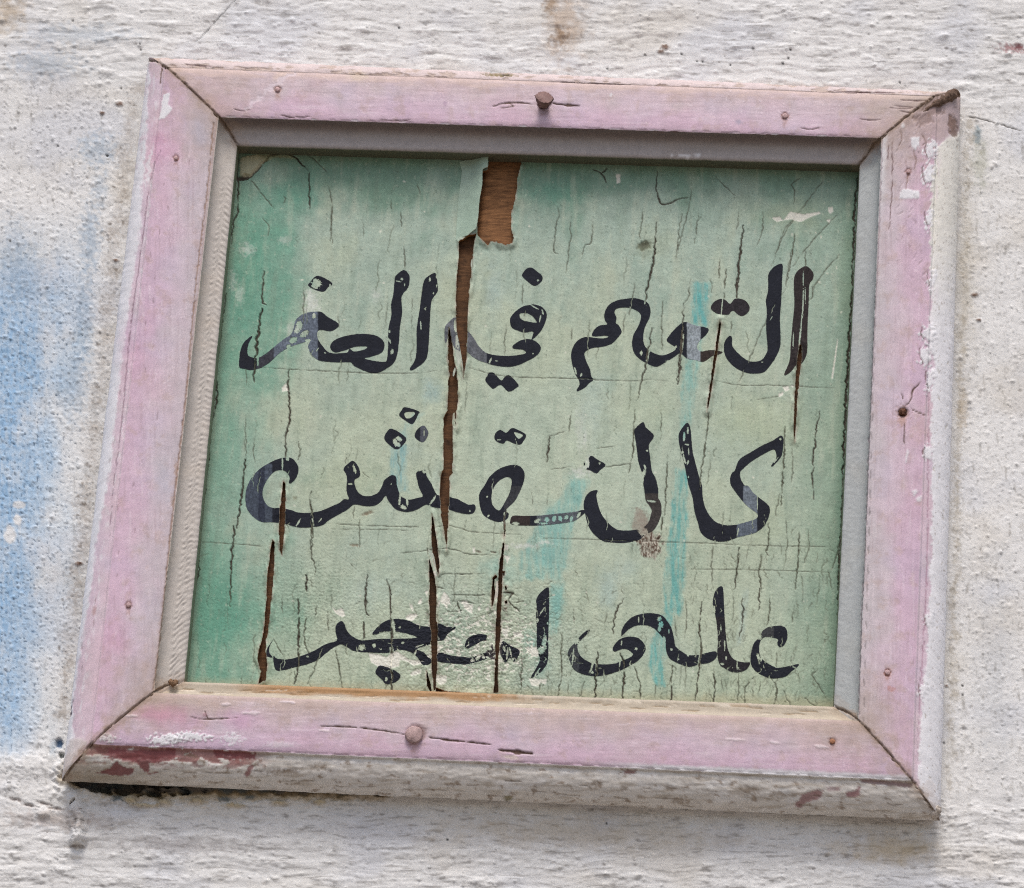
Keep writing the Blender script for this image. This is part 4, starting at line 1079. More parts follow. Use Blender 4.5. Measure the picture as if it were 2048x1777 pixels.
    (ZG([(775, 0), (765, 130), (762, 230), (785, 270)]), 2.8, .7), (ZG([(905, 30), (925, 100), (928, 290)]), 2.6, .6), (ZG([(928, 290), (935, 500), (938, 770)]), 3.8, .9), (ZG([(745, 310), (755, 430)]), 2.6, .6), (ZG([(565, 500), (590, 620), (600, 700), (615, 750)]), 2.2, .5),
    (ZG([(475, 480), (430, 620), (375, 730)]), 2.0, .4), (ZG([(150, 420), (220, 540)]), 1.6, .3), (ZG([(510, 240), (520, 380)]), 1.8, .4), (ZG([(210, 130), (215, 260)]), 1.4, .3), (ZG([(440, 200), (430, 330)]), 1.6, .3),
    (ZI([(430, 600), (440, 720)]), 1.8, .4), (ZI([(870, 930), (860, 1200)]), 1.4, .3), (ZI([(600, 1080), (700, 1015), (1000, 1015), (1320, 1005)]), 1.8, .4), (ZI([(800, 1350), (1000, 1340), (1250, 1350), (1420, 1320)]), 1.8, .4), (ZI([(800, 1440), (980, 1440), (1190, 1480)]), 1.8, .4),
    (ZI([(580, 1220), (680, 1240)]), 2.0, .4), (ZI([(900, 1440), (930, 1580)]), 2.2, .5), (ZI([(740, 1590), (880, 1610), (980, 1580)]), 2.2, .5), (ZI([(1740, 1490), (1900, 1620)]), 2.4, .5), (ZI([(1640, 1320), (1780, 1310), (1720, 1400), (1760, 1500)]), 3.0, .6), (ZI([(1800, 1470), (1950, 1440)]), 2.0, .4),
    (R8([(0, 160), (20, 300)]), 1.6, .3), ([(1719, 342), (1711, 410), (1705, 547)], 3.6, .8), ([(1704, 547), (1704, 600), (1697, 717), (1690, 853), (1686, 950)], 4.6, 1.0), ([(1686, 950), (1683, 1058), (1678, 1127), (1676, 1300), (1668, 1400)], 3.0, .7),
    # straight hairlines across the board
    (ZA([(310, 965), (700, 985), (1200, 1010), (1600, 1010), (1780, 990)]), 1.5, .25), (ZB([(390, 960), (550, 1010), (800, 1045), (1250, 1055), (1700, 1075), (1900, 1065), (2047, 1080)]), 1.6, .25),
    (R5([(230, 530), (400, 560), (600, 560), (950, 575)]), 1.5, .25), (R5([(480, 645), (630, 620)]), 1.4, .2), (ZD([(800, 1010), (1100, 1030), (1540, 1045)]), 1.4, .25), (ZD([(830, 1060), (1500, 1070)]), 1.2, .2),
    (ZI([(0, 270), (290, 270)]), 1.4, .25), (ZI([(560, 285), (640, 265), (850, 265), (1130, 345), (1540, 375), (1900, 390)]), 1.5, .25), (ZI([(0, 680), (250, 660), (600, 625), (850, 630), (1100, 700), (1560, 715)]), 1.6, .3),
    (ZE([(1000, 1050), (1500, 1065)]), 1.3, .2), (ZF([(50, 1060), (500, 1075), (1000, 1090), (1450, 1110)]), 1.5, .25), (R5([(100, 1635), (500, 1640), (920, 1655)]), 1.4, .25), (R5([(380, 1495), (600, 1500), (930, 1505)]), 1.5, .25),
    (R4([(1170, 1475), (1400, 1490), (1560, 1500)]), 1.4, .2), (ZE([(1050, 490), (1250, 470)]), 1.2, .15), (ZE([(1520, 470), (1740, 440)]), 1.8, .3), (ZE([(1430, 320), (1600, 300)]), 1.3, .2), (ZE([(1240, 0), (1220, 200)]), 2.0, .4), (ZE([(1060, 220), (1040, 430)]), 2.8, .6), (ZE([(1050, 215), (1130, 200), (1180, 180)]), 1.8, .3),
    (ZE([(920, 670), (920, 780)]), 1.4, .2), (ZE([(1050, 680), (1045, 800)]), 1.3, .2), (ZF([(750, 0), (745, 260)]), 1.5, .3), (ZF([(800, 370), (785, 700), (770, 870)]), 2.2, .5), (ZF([(755, 880), (740, 1040), (700, 1060)]), 2.4, .6), (ZF([(1320, 810), (1310, 930)]), 1.3, .2),
    (ZE([(690, 870), (690, 960)]), 2.6, .6), (ZI([(1670, 0), (1640, 250), (1645, 350)]), 2.6, .6),
]
for k, (p, w_, d_) in enumerate(CK):
    dk = BRN if w_ > 2.5 else lin(76, 74, 58)
    B.line(p, w_ * .92, d_, dk, .75, True, .95 if w_ > 2 else .8, k, .05 if w_ > 2.2 else 0)
rr = np.random.RandomState(77)


def ab(a, b):
    xl = 473 - 106 * b; xr = 1719 - 51 * b
    x = xl + a * (xr - xl)
    return x, 300 + (x - 473) * .029 + 1078 * b


for k in range(150):
    b0 = 1 - rr.rand() ** 1.7 * .95; a0 = rr.uniform(.01, .985); ln = rr.uniform(.012, .07)
    pts = []
    for t in range(4):
        pts.append(ab(a0 + rr.randn() * .0012, min(.995, b0 + ln * t / 3)))
    B.line(pts, rr.uniform(1.1, 1.9), rr.uniform(.1, .4), lin(88, 92, 74), 1.1, True, .15 + .55 * rr.rand(), k + 300)
# crazing: a net of short cracks, strongest near the foot of the board
for k in range(560):
    u = rr.rand()
    if u < .3:
        x = rr.uniform(1380, 1660); y = 1400 - rr.rand() ** 1.3 * 330
    elif u < .8:
        x = rr.normal(990, 130); y = rr.normal(1290, 70)
    else:
        x = rr.uniform(390, 1640); y = 1400 - rr.rand() ** 1.8 * 420
    if not 1040 < y < 1412:
        continue
    an = (math.pi / 2 + .06) if (u < .3 or rr.rand() < .5) else rr.choice([0, .8, -.8, 1.57]) + rr.randn() * .25
    pts = [(x, y)]
    for t in range(3):
        an += rr.randn() * (.28 if u < .3 else .5)
        pts.append((pts[-1][0] + math.cos(an) * rr.uniform(4, 9), pts[-1][1] + math.sin(an) * rr.uniform(4, 10)))
    B.line(pts, rr.uniform(1.0, 1.7), rr.uniform(.08, .22), lin(96, 98, 80), .9, True, .2 + .5 * rr.rand(), k + 900)
zz = fbm(BX / 12, BY / 7, 446, 4, .6)
wf = ss(.19, .22, zz + .9 * np.minimum(lowc - .72, .12) + .3 * (lowl - 1.0) * (lowc < .3))
B.paint(..., wf * .85, CHIP * [.97, .97, .95]); B.H -= wf * .25
# pale fillings and missing flakes (poly = exposed white ground)
FL = [ZI([(690, 1290), (740, 1330), (780, 1400), (800, 1500), (760, 1480), (740, 1560), (700, 1500), (640, 1450), (600, 1570), (600, 1460), (640, 1420)]),
      ZI([(970, 1440), (1040, 1430), (1100, 1490), (1150, 1490), (1140, 1640), (1070, 1600), (1030, 1560)]), ZI([(1220, 1530), (1260, 1520), (1270, 1570), (1240, 1590)]), ZI([(1350, 1550), (1400, 1530), (1400, 1590), (1360, 1600)]),
      ZI([(300, 1430), (330, 1385), (345, 1400), (330, 1480), (280, 1490)]), ZI([(150, 1510), (190, 1490), (210, 1560), (200, 1610)]), ZI([(100, 1680), (160, 1640), (260, 1640), (200, 1730), (90, 1730)]), ZI([(395, 1290), (440, 1280), (430, 1400)]),
      ZI([(1640, 730), (1740, 730), (1690, 850)]), ZI([(1650, 560), (1710, 550), (1700, 640), (1640, 630)]), ZI([(1145, 600), (1180, 590), (1180, 680), (1150, 680)]), ZI([(500, 1000), (560, 960), (580, 1040), (550, 1060)]),
      ZG([(545, 215), (570, 235), (610, 220), (630, 270), (610, 280), (565, 255)]), ZG([(1030, 280), (1080, 260), (1110, 265), (1075, 305), (1045, 300)]), ZG([(1110, 190), (1130, 150), (1135, 185)]),
      ZG([(785, 520), (850, 525), (900, 545), (930, 520), (990, 560), (985, 605), (920, 620), (845, 605), (800, 580)]), ZG([(930, 520), (970, 505), (1050, 560), (1120, 570), (1180, 530), (1185, 560), (1130, 590), (1080, 600), (1040, 575), (985, 560)]),
      ZG([(1055, 655), (1080, 635), (1130, 625), (1130, 650), (1070, 668)]), ZG([(1225, 470), (1260, 465), (1250, 530), (1228, 525)]), ZG([(1290, 490), (1340, 495), (1350, 525), (1300, 515)]),
      ZG([(1228, 655), (1260, 665), (1300, 665), (1300, 710), (1260, 730), (1228, 700)]), ZG([(1665, 350), (1700, 365), (1705, 400), (1690, 420), (1665, 380)]), ZG([(1735, 380), (1790, 380), (1810, 415), (1750, 410)]),
      ZG([(1815, 480), (1890, 475), (1910, 520), (1900, 545), (1860, 530), (1830, 500)]), ZG([(1840, 685), (1895, 690), (1960, 690), (1955, 725), (1920, 710), (1905, 740), (1860, 730)]), ZG([(1565, 675), (1590, 680), (1590, 700), (1568, 695)]),
      R3([(640, 1290), (680, 1240), (760, 1255), (850, 1240), (860, 1250), (790, 1275), (740, 1300), (690, 1285)]), R3([(905, 1215), (930, 1210), (930, 1240), (915, 1255), (900, 1235)]), R3([(570, 1275), (620, 1270), (640, 1290), (600, 1300)]), R3([(890, 1290), (915, 1280), (910, 1305)]),
      R2([(1615, 1020), (1640, 1020), (1640, 1070), (1620, 1075)]), R4([(1650, 570), (1675, 545), (1685, 590), (1650, 595)]), R5([(635, 570), (670, 560), (675, 585), (650, 595)]), R5([(610, 610), (640, 595), (640, 615), (615, 628)]), R5([(685, 560), (700, 555), (695, 575)]),
      R5([(1045, 205), (1065, 205), (1055, 235), (1045, 225)]), R5([(955, 290), (960, 290), (930, 520), (920, 520)]), ZF([(700, 600), (0, 0), (0, 0)])]
for k, p in enumerate(FL[:-1]):
    B.poly(p, CHIP, .93, -.22, .45, .9, 5, 500 + k)
B.tint(1288, 1050, 24, 46, lin(128, 112, 100), .6, -.35, 1.1, 607, .1, 6)
# worn smear of brown fibre across the lam of the second line
B.poly(ZF([(540, 800), (580, 815), (615, 850), (640, 900), (650, 980), (700, 1040), (725, 1050), (730, 1120), (700, 1228), (640, 1200), (590, 1180), (560, 1060), (500, 960), (520, 900)]), lin(150, 136, 124), .55, .0, 1.2, 2, 6, 601)
FIB = ZF([(560, 1050), (600, 1060), (650, 1040), (720, 1040), (735, 1090), (720, 1180), (640, 1200), (600, 1180), (575, 1100)])
I = B.win(1255, 1330, 1010, 1130); fb = fbm(B.PX[I] / 4 + .2 * B.PY[I] / 9, B.PY[I] / 9, 602, 4, .7); dd = poly_sdf(B.PX[I], B.PY[I], np.array(FIB, float)) + 14 * fbm(B.PX[I] / 9, B.PY[I] / 9, 606, 3) - 5
B.paint(I, ss(2, -4, dd) * ss(-.08, .10, fb) * .9, lin(86, 60, 46)); B.H[I] += .5 * ss(2, -4, dd) * fb
B.paint(I, ss(2, -4, dd) * ss(.0, -.2, fb) * .6, lin(206, 198, 184))
B.tint(735, 1027, 16, 5, lin(122, 106, 84), .8, -.3, .8, 603, .3, 4, -.2); B.tint(710, 1091, 14, 4, lin(130, 118, 98), .8, 0, .8, 604, .3, 4, -.2); B.tint(590, 997, 7, 6, lin(138, 140, 116), .7, 0, .5, 605, .3, 4)
for k in range(60):
    x, y = ab(rr.rand(), rr.rand()); B.tint(x, y, rr.uniform(1.5, 4), rr.uniform(1.5, 4), lin(214, 216, 200) * 1.05, .75, 0, .9, 700 + k, .4, 3)
for k in range(60):
    x, y = ab(rr.rand(), rr.rand()); B.tint(x, y, rr.uniform(1.5, 3), rr.uniform(1.5, 3.4), lin(84, 92, 76), .6, 0, .9, 800 + k, .4, 3)
for (x, y) in [(957, 1104), (987, 1105)]:
    B.tint(x, y, 8, 3, lin(90, 74, 60), .8, .2, .8, int(x), .3, 3, -.3)
B.poly(R1([(1405, 940), (1420, 920), (1500, 905), (1560, 915), (1540, 960), (1490, 1010), (1460, 1035), (1405, 1030)]), lin(186, 180, 150), .85, .5, .8, 2, 6, 610)
B.poly(R1([(1500, 905), (1600, 900), (1700, 905), (1730, 930), (1600, 925), (1560, 950)]), lin(150, 150, 118), .7, .2, .8, 2, 6, 611)

# ---- openings where the painted veneer has split away
GAPS = [
    [(979, 296), (1044, 300), (1042, 332), (1037, 349), (1032, 393), (1023, 427), (1022, 461), (1028, 478), (1024, 489), (1012, 492), (998, 489), (990, 485), (981, 484), (976, 492), (967, 485), (955, 472), (955, 458), (958, 410), (963, 376), (964, 345), (975, 342), (979, 320)],
    [(916, 485), (936, 473), (953, 468), (950, 480), (947, 496), (943, 547), (940, 573), (936, 617), (935, 661), (934, 703), (931.5, 732), (926.8, 758), (924, 732), (920.5, 703), (916, 676), (913, 655), (912, 627), (912, 600), (914, 547), (918, 513)],
    [(898.6, 656), (903.5, 676), (907, 707), (909.6, 728), (913, 739), (916, 764), (916, 800), (914, 822), (905.6, 829), (905.6, 873), (906, 917), (905.6, 946), (899.5, 956), (899, 995), (897, 1032), (896, 1068), (893, 1103), (888.5, 1064), (882, 1032), (879.5, 990), (881, 956), (886, 939), (887, 900), (887, 873), (886, 839), (894.6, 822), (896, 800), (896, 764), (900, 751), (896.6, 739), (896, 707), (897, 680)],
    [(909, 822), (912, 824), (914, 860), (911, 850)],
    ZI([(505, 60), (530, 170), (560, 350), (590, 560), (605, 700), (620, 850), (625, 960), (600, 1030), (575, 940), (545, 860), (520, 720), (500, 560), (495, 400), (495, 200)]),
    ZI([(455, 730), (475, 830), (510, 930), (540, 1040), (560, 1130), (570, 1200), (575, 1300), (578, 1450), (578, 1733), (600, 1900), (590, 2200), (585, 2600), (560, 2830), (530, 2860), (525, 2700), (500, 2500), (495, 2200), (480, 1900), (468, 1733), (458, 1500), (462, 1300), (460, 1100), (460, 900)]),
    ZI([(1655, 230), (1662, 300), (1645, 450), (1640, 620), (1632, 760), (1625, 900), (1615, 1050), (1610, 1250), (1600, 1500), (1592, 1700), (1588, 1900), (1570, 2100), (1550, 2400), (1540, 2700), (1555, 2880), (1470, 2900), (1490, 2700), (1500, 2400), (1500, 2100), (1510, 1850), (1515, 1650), (1535, 1350), (1545, 1150), (1560, 950), (1575, 800), (1600, 620), (1630, 450), (1645, 330)]),
    ZI([(1455, 1080), (1500, 1030), (1530, 1050), (1530, 1080), (1490, 1100), (1485, 1190), (1510, 1290), (1505, 1420), (1470, 1500), (1440, 1570), (1432, 1500), (1440, 1350), (1445, 1230), (1462, 1120)]),
    ZI([(1650, 1220), (1680, 1210), (1690, 1270), (1660, 1280)]), ZI([(1650, 1450), (1690, 1430), (1690, 1490), (1660, 1500)]), ZI([(1640, 1560), (1680, 1550), (1670, 1590)]), ZI([(1620, 990), (1655, 970), (1650, 1040), (1630, 1060)]),
    [(566, 962), (572, 970), (571.5, 1020), (569, 1068), (566, 1095), (564.5, 1112), (559, 1100), (557.7, 1068), (560, 1020), (564.5, 985)],
    [(545, 1080), (549.5, 1086), (548, 1150), (544, 1195), (538, 1256), (533, 1280), (532, 1300), (535, 1332), (532, 1362), (517, 1370), (522, 1345), (515, 1319), (520, 1290), (527, 1265), (532, 1210), (535, 1150), (541, 1100)],
    [(1439.5, 640), (1442, 650), (1436, 700), (1430, 734), (1420, 800), (1415, 826), (1414, 815), (1421, 760), (1427, 720), (1433, 680)],
    [(1604, 690), (1604, 720), (1601, 734), (1598, 770), (1594, 802), (1592, 850), (1589, 885), (1587, 860), (1588.5, 802), (1591, 760), (1594, 720), (1599, 690)],
    ZG([(1165, 620), (1190, 700), (1200, 770), (1190, 770), (1170, 740)]),
    ZG([(1230, 745), (1300, 770), (1380, 775), (1460, 790), (1600, 795), (1600, 820), (1220, 800)]),
    ZA([(1870, 740), (1872, 640), (1880, 640), (1895, 760), (1905, 830), (1880, 870)]),
]
S = np.full(BX.shape, 99.0)
for k, g in enumerate(GAPS):
    P = np.array(g, float)
    I = B.win(P[:, 0].min() - 14, P[:, 0].max() + 14, P[:, 1].min() - 14, P[:, 1].max() + 14)
    if I is None:
        continue
    d = poly_sdf(B.PX[I], B.PY[I], P)
    rg = 1.2 if k else 1.6
    d = d + rg * fbm(B.PX[I] / 6, B.PY[I] / 4.5, 620 + k, 3, .6) + 1.7 * ss(.1, .35, fbm(B.PX[I] / 5, B.PY[I] / 22, 650 + k, 2)) * ss(-4, 0, d)
    S[I] = np.minimum(S[I], d)
# pale broken rim, slight lift of the veneer beside the openings
B.paint(..., ss(3.4, 1.2, S) * ss(-.1, .25, fbm(BX / 7, BY / 14, 640, 2)) * .75, lin(196, 190, 176))
B.paint(..., ss(1.6, .4, S) * .4, lin(120, 92, 66))
B.paint(..., ss(12, 1, S) * ss(-.05, .4, fbm(BX / 9, BY / 20, 642, 3)) * .45, lin(120, 112, 92))
B.H += 1.5 * ss(13, 1, S) * ss(-.3, .3, fbm(BX / 30, BY / 50, 641, 2))
# fallen white splinter within the split of the first line
KS_ = at(*[np.array(v) for v in zip(*K_SILL[0])], 0.0)
def board_pos(px, py, h):
    P = at(px, py, PD)
    P[..., 1] -= h * .001
    return P
PB = board_pos(BX, BY, B.H)
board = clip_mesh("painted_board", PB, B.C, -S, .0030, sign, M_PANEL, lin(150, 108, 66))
put(board, label="green painted plywood face with cracks and split veneer")
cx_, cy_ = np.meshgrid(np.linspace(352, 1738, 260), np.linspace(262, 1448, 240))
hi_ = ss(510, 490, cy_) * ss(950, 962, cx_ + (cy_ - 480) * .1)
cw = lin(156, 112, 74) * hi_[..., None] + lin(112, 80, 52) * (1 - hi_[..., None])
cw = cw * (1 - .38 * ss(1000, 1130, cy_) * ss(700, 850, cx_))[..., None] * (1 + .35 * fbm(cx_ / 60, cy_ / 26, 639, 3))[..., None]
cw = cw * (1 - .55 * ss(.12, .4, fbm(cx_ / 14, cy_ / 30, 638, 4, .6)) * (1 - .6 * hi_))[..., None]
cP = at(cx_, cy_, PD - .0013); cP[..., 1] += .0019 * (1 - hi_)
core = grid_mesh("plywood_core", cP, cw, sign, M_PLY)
put(core, label="bare brown plywood showing through the splits")

# ---- curled strip of veneer beside the upper opening
cv = [(919, 325), (950, 316), (979, 306), (976, 342), (966, 346), (965, 376), (959, 410), (957, 440), (953, 462), (936, 474), (924, 476), (912, 481), (913, 450), (916, 410), (921, 365), (924, 342)]
gx, gy = np.meshgrid(np.arange(905, 990, 1.5), np.arange(298, 490, 1.5))
sd_ = poly_sdf(gx, gy, np.array(cv, float)) + 1.2 * fbm(gx / 6, gy / 6, 651, 3)
edge = 978 - (gy - 300) * .15
lift = .35 + 5.6 * ss(46, 0, edge - gx) ** 1.6 * (1.0 - .35 * ss(330, 470, gy)) + .15 * fbm(gx / 18, gy / 26, 652, 2)
cc = np.empty(gx.shape + (3,)); cc[:] = lin(158, 180, 164) * 1.08
cc *= (1 + .06 * fbm(gx / 8, gy / 20, 653, 3))[..., None]
Pv = board_pos(gx, gy, lift + np.interp(gx, [905, 990], [.1, .3]))
flap = clip_mesh("veneer_flap", Pv, cc, sd_, .0006, board, M_PANEL, lin(206, 200, 184))
# pale splinters standing in the long split
for k, (pts, wd) in enumerate([(ZB([(300, 700), (315, 850), (335, 980), (350, 1060)]), 5.5), (ZB([(272, 1040), (290, 960)]), 2.2), (ZI([(440, 620), (500, 700), (545, 900), (590, 1010)]), 3.4), (ZI([(1530, 1080), (1525, 1300), (1490, 1500), (1450, 1700)]), 3.0), (ZB([(425, 80), (420, 150)]), 1.6)]):
    P = smooth(pts, 4, False); wd_ = wd * np.sin(np.linspace(.25, math.pi - .08, len(P)))
    q = np.vstack([P - np.stack([wd_, 0 * wd_], 1), (P + np.stack([wd_, 0 * wd_], 1))[::-1]])
    gx, gy = np.meshgrid(np.arange(q[:, 0].min() - 4, q[:, 0].max() + 4, 1.2), np.arange(q[:, 1].min() - 4, q[:, 1].max() + 4, 2.0))
    cc = np.empty(gx.shape + (3,)); cc[:] = lin(178, 186, 172) if k != 3 else lin(196, 192, 180)
    cc *= (1 + .1 * fbm(gx / 4, gy / 16, 660, 2))[..., None]
    clip_mesh("veneer_splinter", board_pos(gx, gy, .25 + .2 * fbm(gx / 9, gy / 20, 661 + k, 2)), cc, poly_sdf(gx, gy, q), .0007, board, M_PANEL)

# ------------------------------------------------------------------ the lettering, traced stroke by stroke
INK = lin(35, 38, 47); INK2 = lin(50, 44, 44)
GL = []


def G(name, polys, holes=(), chips=(), fade=(), rag=1.0, sp=0.0, sel=None):
    GL.append((name, polys, holes, chips, fade, rag, sp))


G("letter", [ZA([(265, 705), (235, 765), (224, 820), (232, 868), (275, 885), (320, 883), (370, 856), (440, 800), (520, 735), (580, 695), (605, 640), (620, 580), (660, 540), (720, 515), (780, 508), (830, 510), (880, 550), (970, 605), (958, 640), (905, 668), (830, 655), (800, 668), (797, 710), (808, 745), (840, 790), (880, 835), (930, 850), (1000, 848), (1045, 842), (1060, 812), (1090, 832), (1130, 832), (1180, 820), (1207, 802), (1190, 791), (1100, 795), (1040, 818), (960, 840), (920, 828), (903, 800), (915, 765), (960, 730), (1050, 703), (1150, 690), (1230, 695), (1290, 710), (1335, 745), (1347, 785), (1335, 830), (1300, 855), (1240, 875), (1180, 890), (1230, 905), (1290, 916), (1350, 920), (1368, 900), (1378, 800), (1380, 650), (1405, 540), (1402, 450), (1420, 370), (1432, 240), (1450, 205), (1505, 167), (1545, 200), (1553, 240), (1540, 310), (1490, 375), (1488, 450), (1492, 520), (1475, 620), (1465, 760), (1448, 870), (1420, 930), (1370, 968), (1310, 1002), (1250, 1010), (1180, 990), (1100, 952), (1070, 922), (980, 922), (860, 915), (800, 900), (745, 850), (722, 790), (735, 745), (640, 772), (560, 800), (480, 850), (420, 910), (350, 958), (300, 975), (260, 985), (200, 975), (160, 962), (158, 900), (170, 820), (200, 755)])],
  (), [(1390, 745, 8, 22, -.5), (1388, 668, 8, 12, 0), (1410, 835, 12, 22, .2), (1490, 240, 12, 8, .4), (1460, 258, 22, 5, .2), (1512, 285, 5, 12, 0), (800, 815, 4, 22, .6), (860, 845, 8, 6, 0), (690, 690, 40, 22, -.6), (600, 740, 34, 22, -.5), (650, 620, 26, 40, 0), (770, 540, 14, 22, 0), (630, 660, 20, 26, .4), (560, 790, 20, 12, -.5), (720, 740, 22, 12, 0), (310, 900, 7, 60, 0)],
  [(440, 480, 800, 900, lin(104, 114, 128)), (300, 690, 440, 990, lin(62, 64, 72))], 1.0, .0)
G("letter", [ZA([(1755, 190), (1772, 215), (1783, 300), (1780, 345), (1738, 405), (1725, 480), (1718, 600), (1712, 720), (1700, 860), (1670, 920), (1620, 960), (1570, 988), (1557, 972), (1585, 930), (1605, 880), (1612, 780), (1612, 650), (1635, 500), (1650, 380), (1665, 280), (1690, 230)])],
  (), [(1720, 240, 7, 20, 0), (1645, 620, 5, 40, -.1), (1775, 295, 4, 12, 0), (1750, 355, 4, 10, 0)])
G("letter_dot", [ZA([(790, 215), (735, 270), (725, 295), (790, 330), (850, 342), (885, 305), (917, 285), (910, 265), (850, 230)])], (), [(790, 275, 38, 38, .4), (900, 288, 6, 10, 0), (775, 300, 30, 14, .3)], [], .8)
G("letter", [ZB([(845, 465), (790, 500), (745, 550), (738, 590), (755, 640), (810, 665), (860, 678), (925, 668), (925, 700), (915, 738), (960, 700), (1000, 650), (1030, 580), (1038, 530), (1020, 490), (985, 462), (930, 448), (890, 455)]),
             ZB([(915, 738), (950, 752), (985, 790), (985, 830), (950, 870), (900, 900), (830, 935), (760, 955), (690, 958), (600, 945), (540, 925), (480, 905), (430, 875), (390, 845), (330, 835), (290, 810), (265, 760), (245, 680), (235, 700), (215, 765), (203, 740), (205, 640), (240, 590), (290, 555), (330, 600), (395, 670), (420, 700), (450, 740), (480, 790), (540, 845), (620, 865), (720, 872), (800, 865), (850, 855), (872, 840), (840, 818), (780, 812), (757, 798), (780, 770), (830, 742), (880, 733)])],
  [ZB([(815, 525), (840, 518), (880, 520), (925, 545), (950, 580), (955, 597), (920, 597), (880, 588), (850, 583), (820, 560)])], [(575, 910, 7, 26, .3), (625, 910, 16, 4, 0), (925, 852, 5, 6, 0), (290, 630, 10, 60, -.1), (940, 470, 40, 5, .5), (1005, 510, 6, 26, -.3), (985, 560, 5, 30, .2)],
  [(200, 540, 545, 930, lin(104, 108, 114))], 1.0)
G("letter_dot", [ZB([(875, 155), (915, 148), (960, 180), (1000, 215), (1000, 250), (965, 285), (930, 293), (890, 265), (845, 225), (838, 200)])], (), [(967, 250, 8, 10, .4)], [], .6)
G("letter_dot", [ZB([(560, 1010), (605, 1010), (665, 1072), (700, 1035), (740, 1035), (805, 1105), (790, 1130), (725, 1162), (662, 1105), (605, 1137), (580, 1125), (535, 1070), (555, 1030)])], (), [], [], .6)
G("letter", [ZC([(95, 1150), (120, 1105), (110, 1060), (85, 1020), (60, 940), (50, 860), (70, 790), (110, 740), (170, 715), (230, 720), (300, 728), (340, 722), (358, 710), (330, 703), (270, 708), (235, 708), (220, 695), (245, 650), (290, 620), (345, 613), (330, 580), (322, 540), (335, 490), (370, 445), (430, 415), (490, 405), (560, 398), (630, 412), (680, 440), (700, 500), (690, 560), (660, 620), (645, 670), (640, 740), (660, 800), (720, 845), (780, 865), (830, 860), (900, 825), (905, 800), (870, 775), (835, 745), (850, 710), (900, 650), (960, 600), (1000, 595), (1060, 620), (1170, 645), (1160, 690), (1100, 750), (1080, 800), (1110, 835), (1180, 825), (1250, 830), (1290, 842), (1250, 862), (1200, 880), (1130, 918), (1080, 905), (1000, 890), (950, 850), (920, 860), (860, 900), (800, 935), (750, 958), (690, 940), (620, 900), (570, 850), (550, 780), (560, 700), (600, 630), (622, 560), (615, 520), (570, 490), (520, 475), (450, 475), (412, 490), (405, 520), (422, 560), (415, 600), (440, 620), (463, 670), (440, 710), (380, 770), (300, 795), (220, 805), (165, 835), (160, 870), (180, 930), (205, 980), (215, 1040), (235, 1063), (200, 1090), (160, 1130), (110, 1157)])],
  (), [(680, 860, 9, 90, .15), (625, 845, 10, 18, 0), (85, 990, 6, 34, -.3), (133, 1025, 7, 14, .2), (908, 795, 8, 10, 0), (840, 912, 18, 5, -.2), (1240, 850, 6, 26, 0), (965, 760, 6, 80, .1), (535, 480, 5, 16, 0), (655, 430, 4, 18, .2)],
  [(1000, 590, 1110, 920, lin(150, 160, 166)), (1110, 810, 1290, 920, lin(56, 48, 44))], 1.0, .0)
G("letter", [ZC([(1770, 115), (1783, 140), (1778, 240), (1772, 400), (1760, 560), (1765, 700), (1760, 800), (1720, 890), (1700, 920), (1650, 985), (1600, 1010), (1510, 1012), (1430, 985), (1360, 935), (1310, 860), (1303, 780), (1320, 735), (1350, 705), (1368, 725), (1370, 790), (1420, 850), (1480, 900), (1540, 918), (1610, 905), (1650, 850), (1660, 800), (1648, 640), (1655, 500), (1645, 420), (1665, 330), (1665, 210), (1690, 165), (1720, 135)])], (), [(1690, 560, 3, 20, .5), (1615, 920, 8, 4, 0)])
G("letter_dot", [ZC([(1195, 480), (1220, 430), (1270, 405), (1310, 410), (1352, 445), (1385, 408), (1420, 400), (1480, 420), (1512, 470), (1500, 510), (1460, 540), (1425, 535), (1385, 502), (1360, 505), (1340, 530), (1290, 530), (1240, 520)])], (), [(1285, 470, 4, 80, .1)], [(1190, 390, 1520, 550, lin(50, 46, 50))], .6)
G("letter", [ZC([(1965, 135), (2000, 150), (2033, 190), (2030, 240), (2000, 290), (1995, 450), (1985, 650), (1985, 780), (1975, 870), (1930, 940), (1890, 950), (1850, 1000), (1795, 1027), (1830, 940), (1845, 880), (1850, 780), (1865, 600), (1880, 450), (1875, 300), (1880, 220), (1910, 170)])], (), [(1950, 430, 5, 130, .03), (1935, 620, 4, 120, .06), (1920, 760, 5, 110, .05), (1870, 740, 4, 70, .05), (1952, 240, 4, 60, 0), (1968, 370, 3, 70, 0)], [(1780, 100, 2048, 1040, lin(52, 46, 46))])
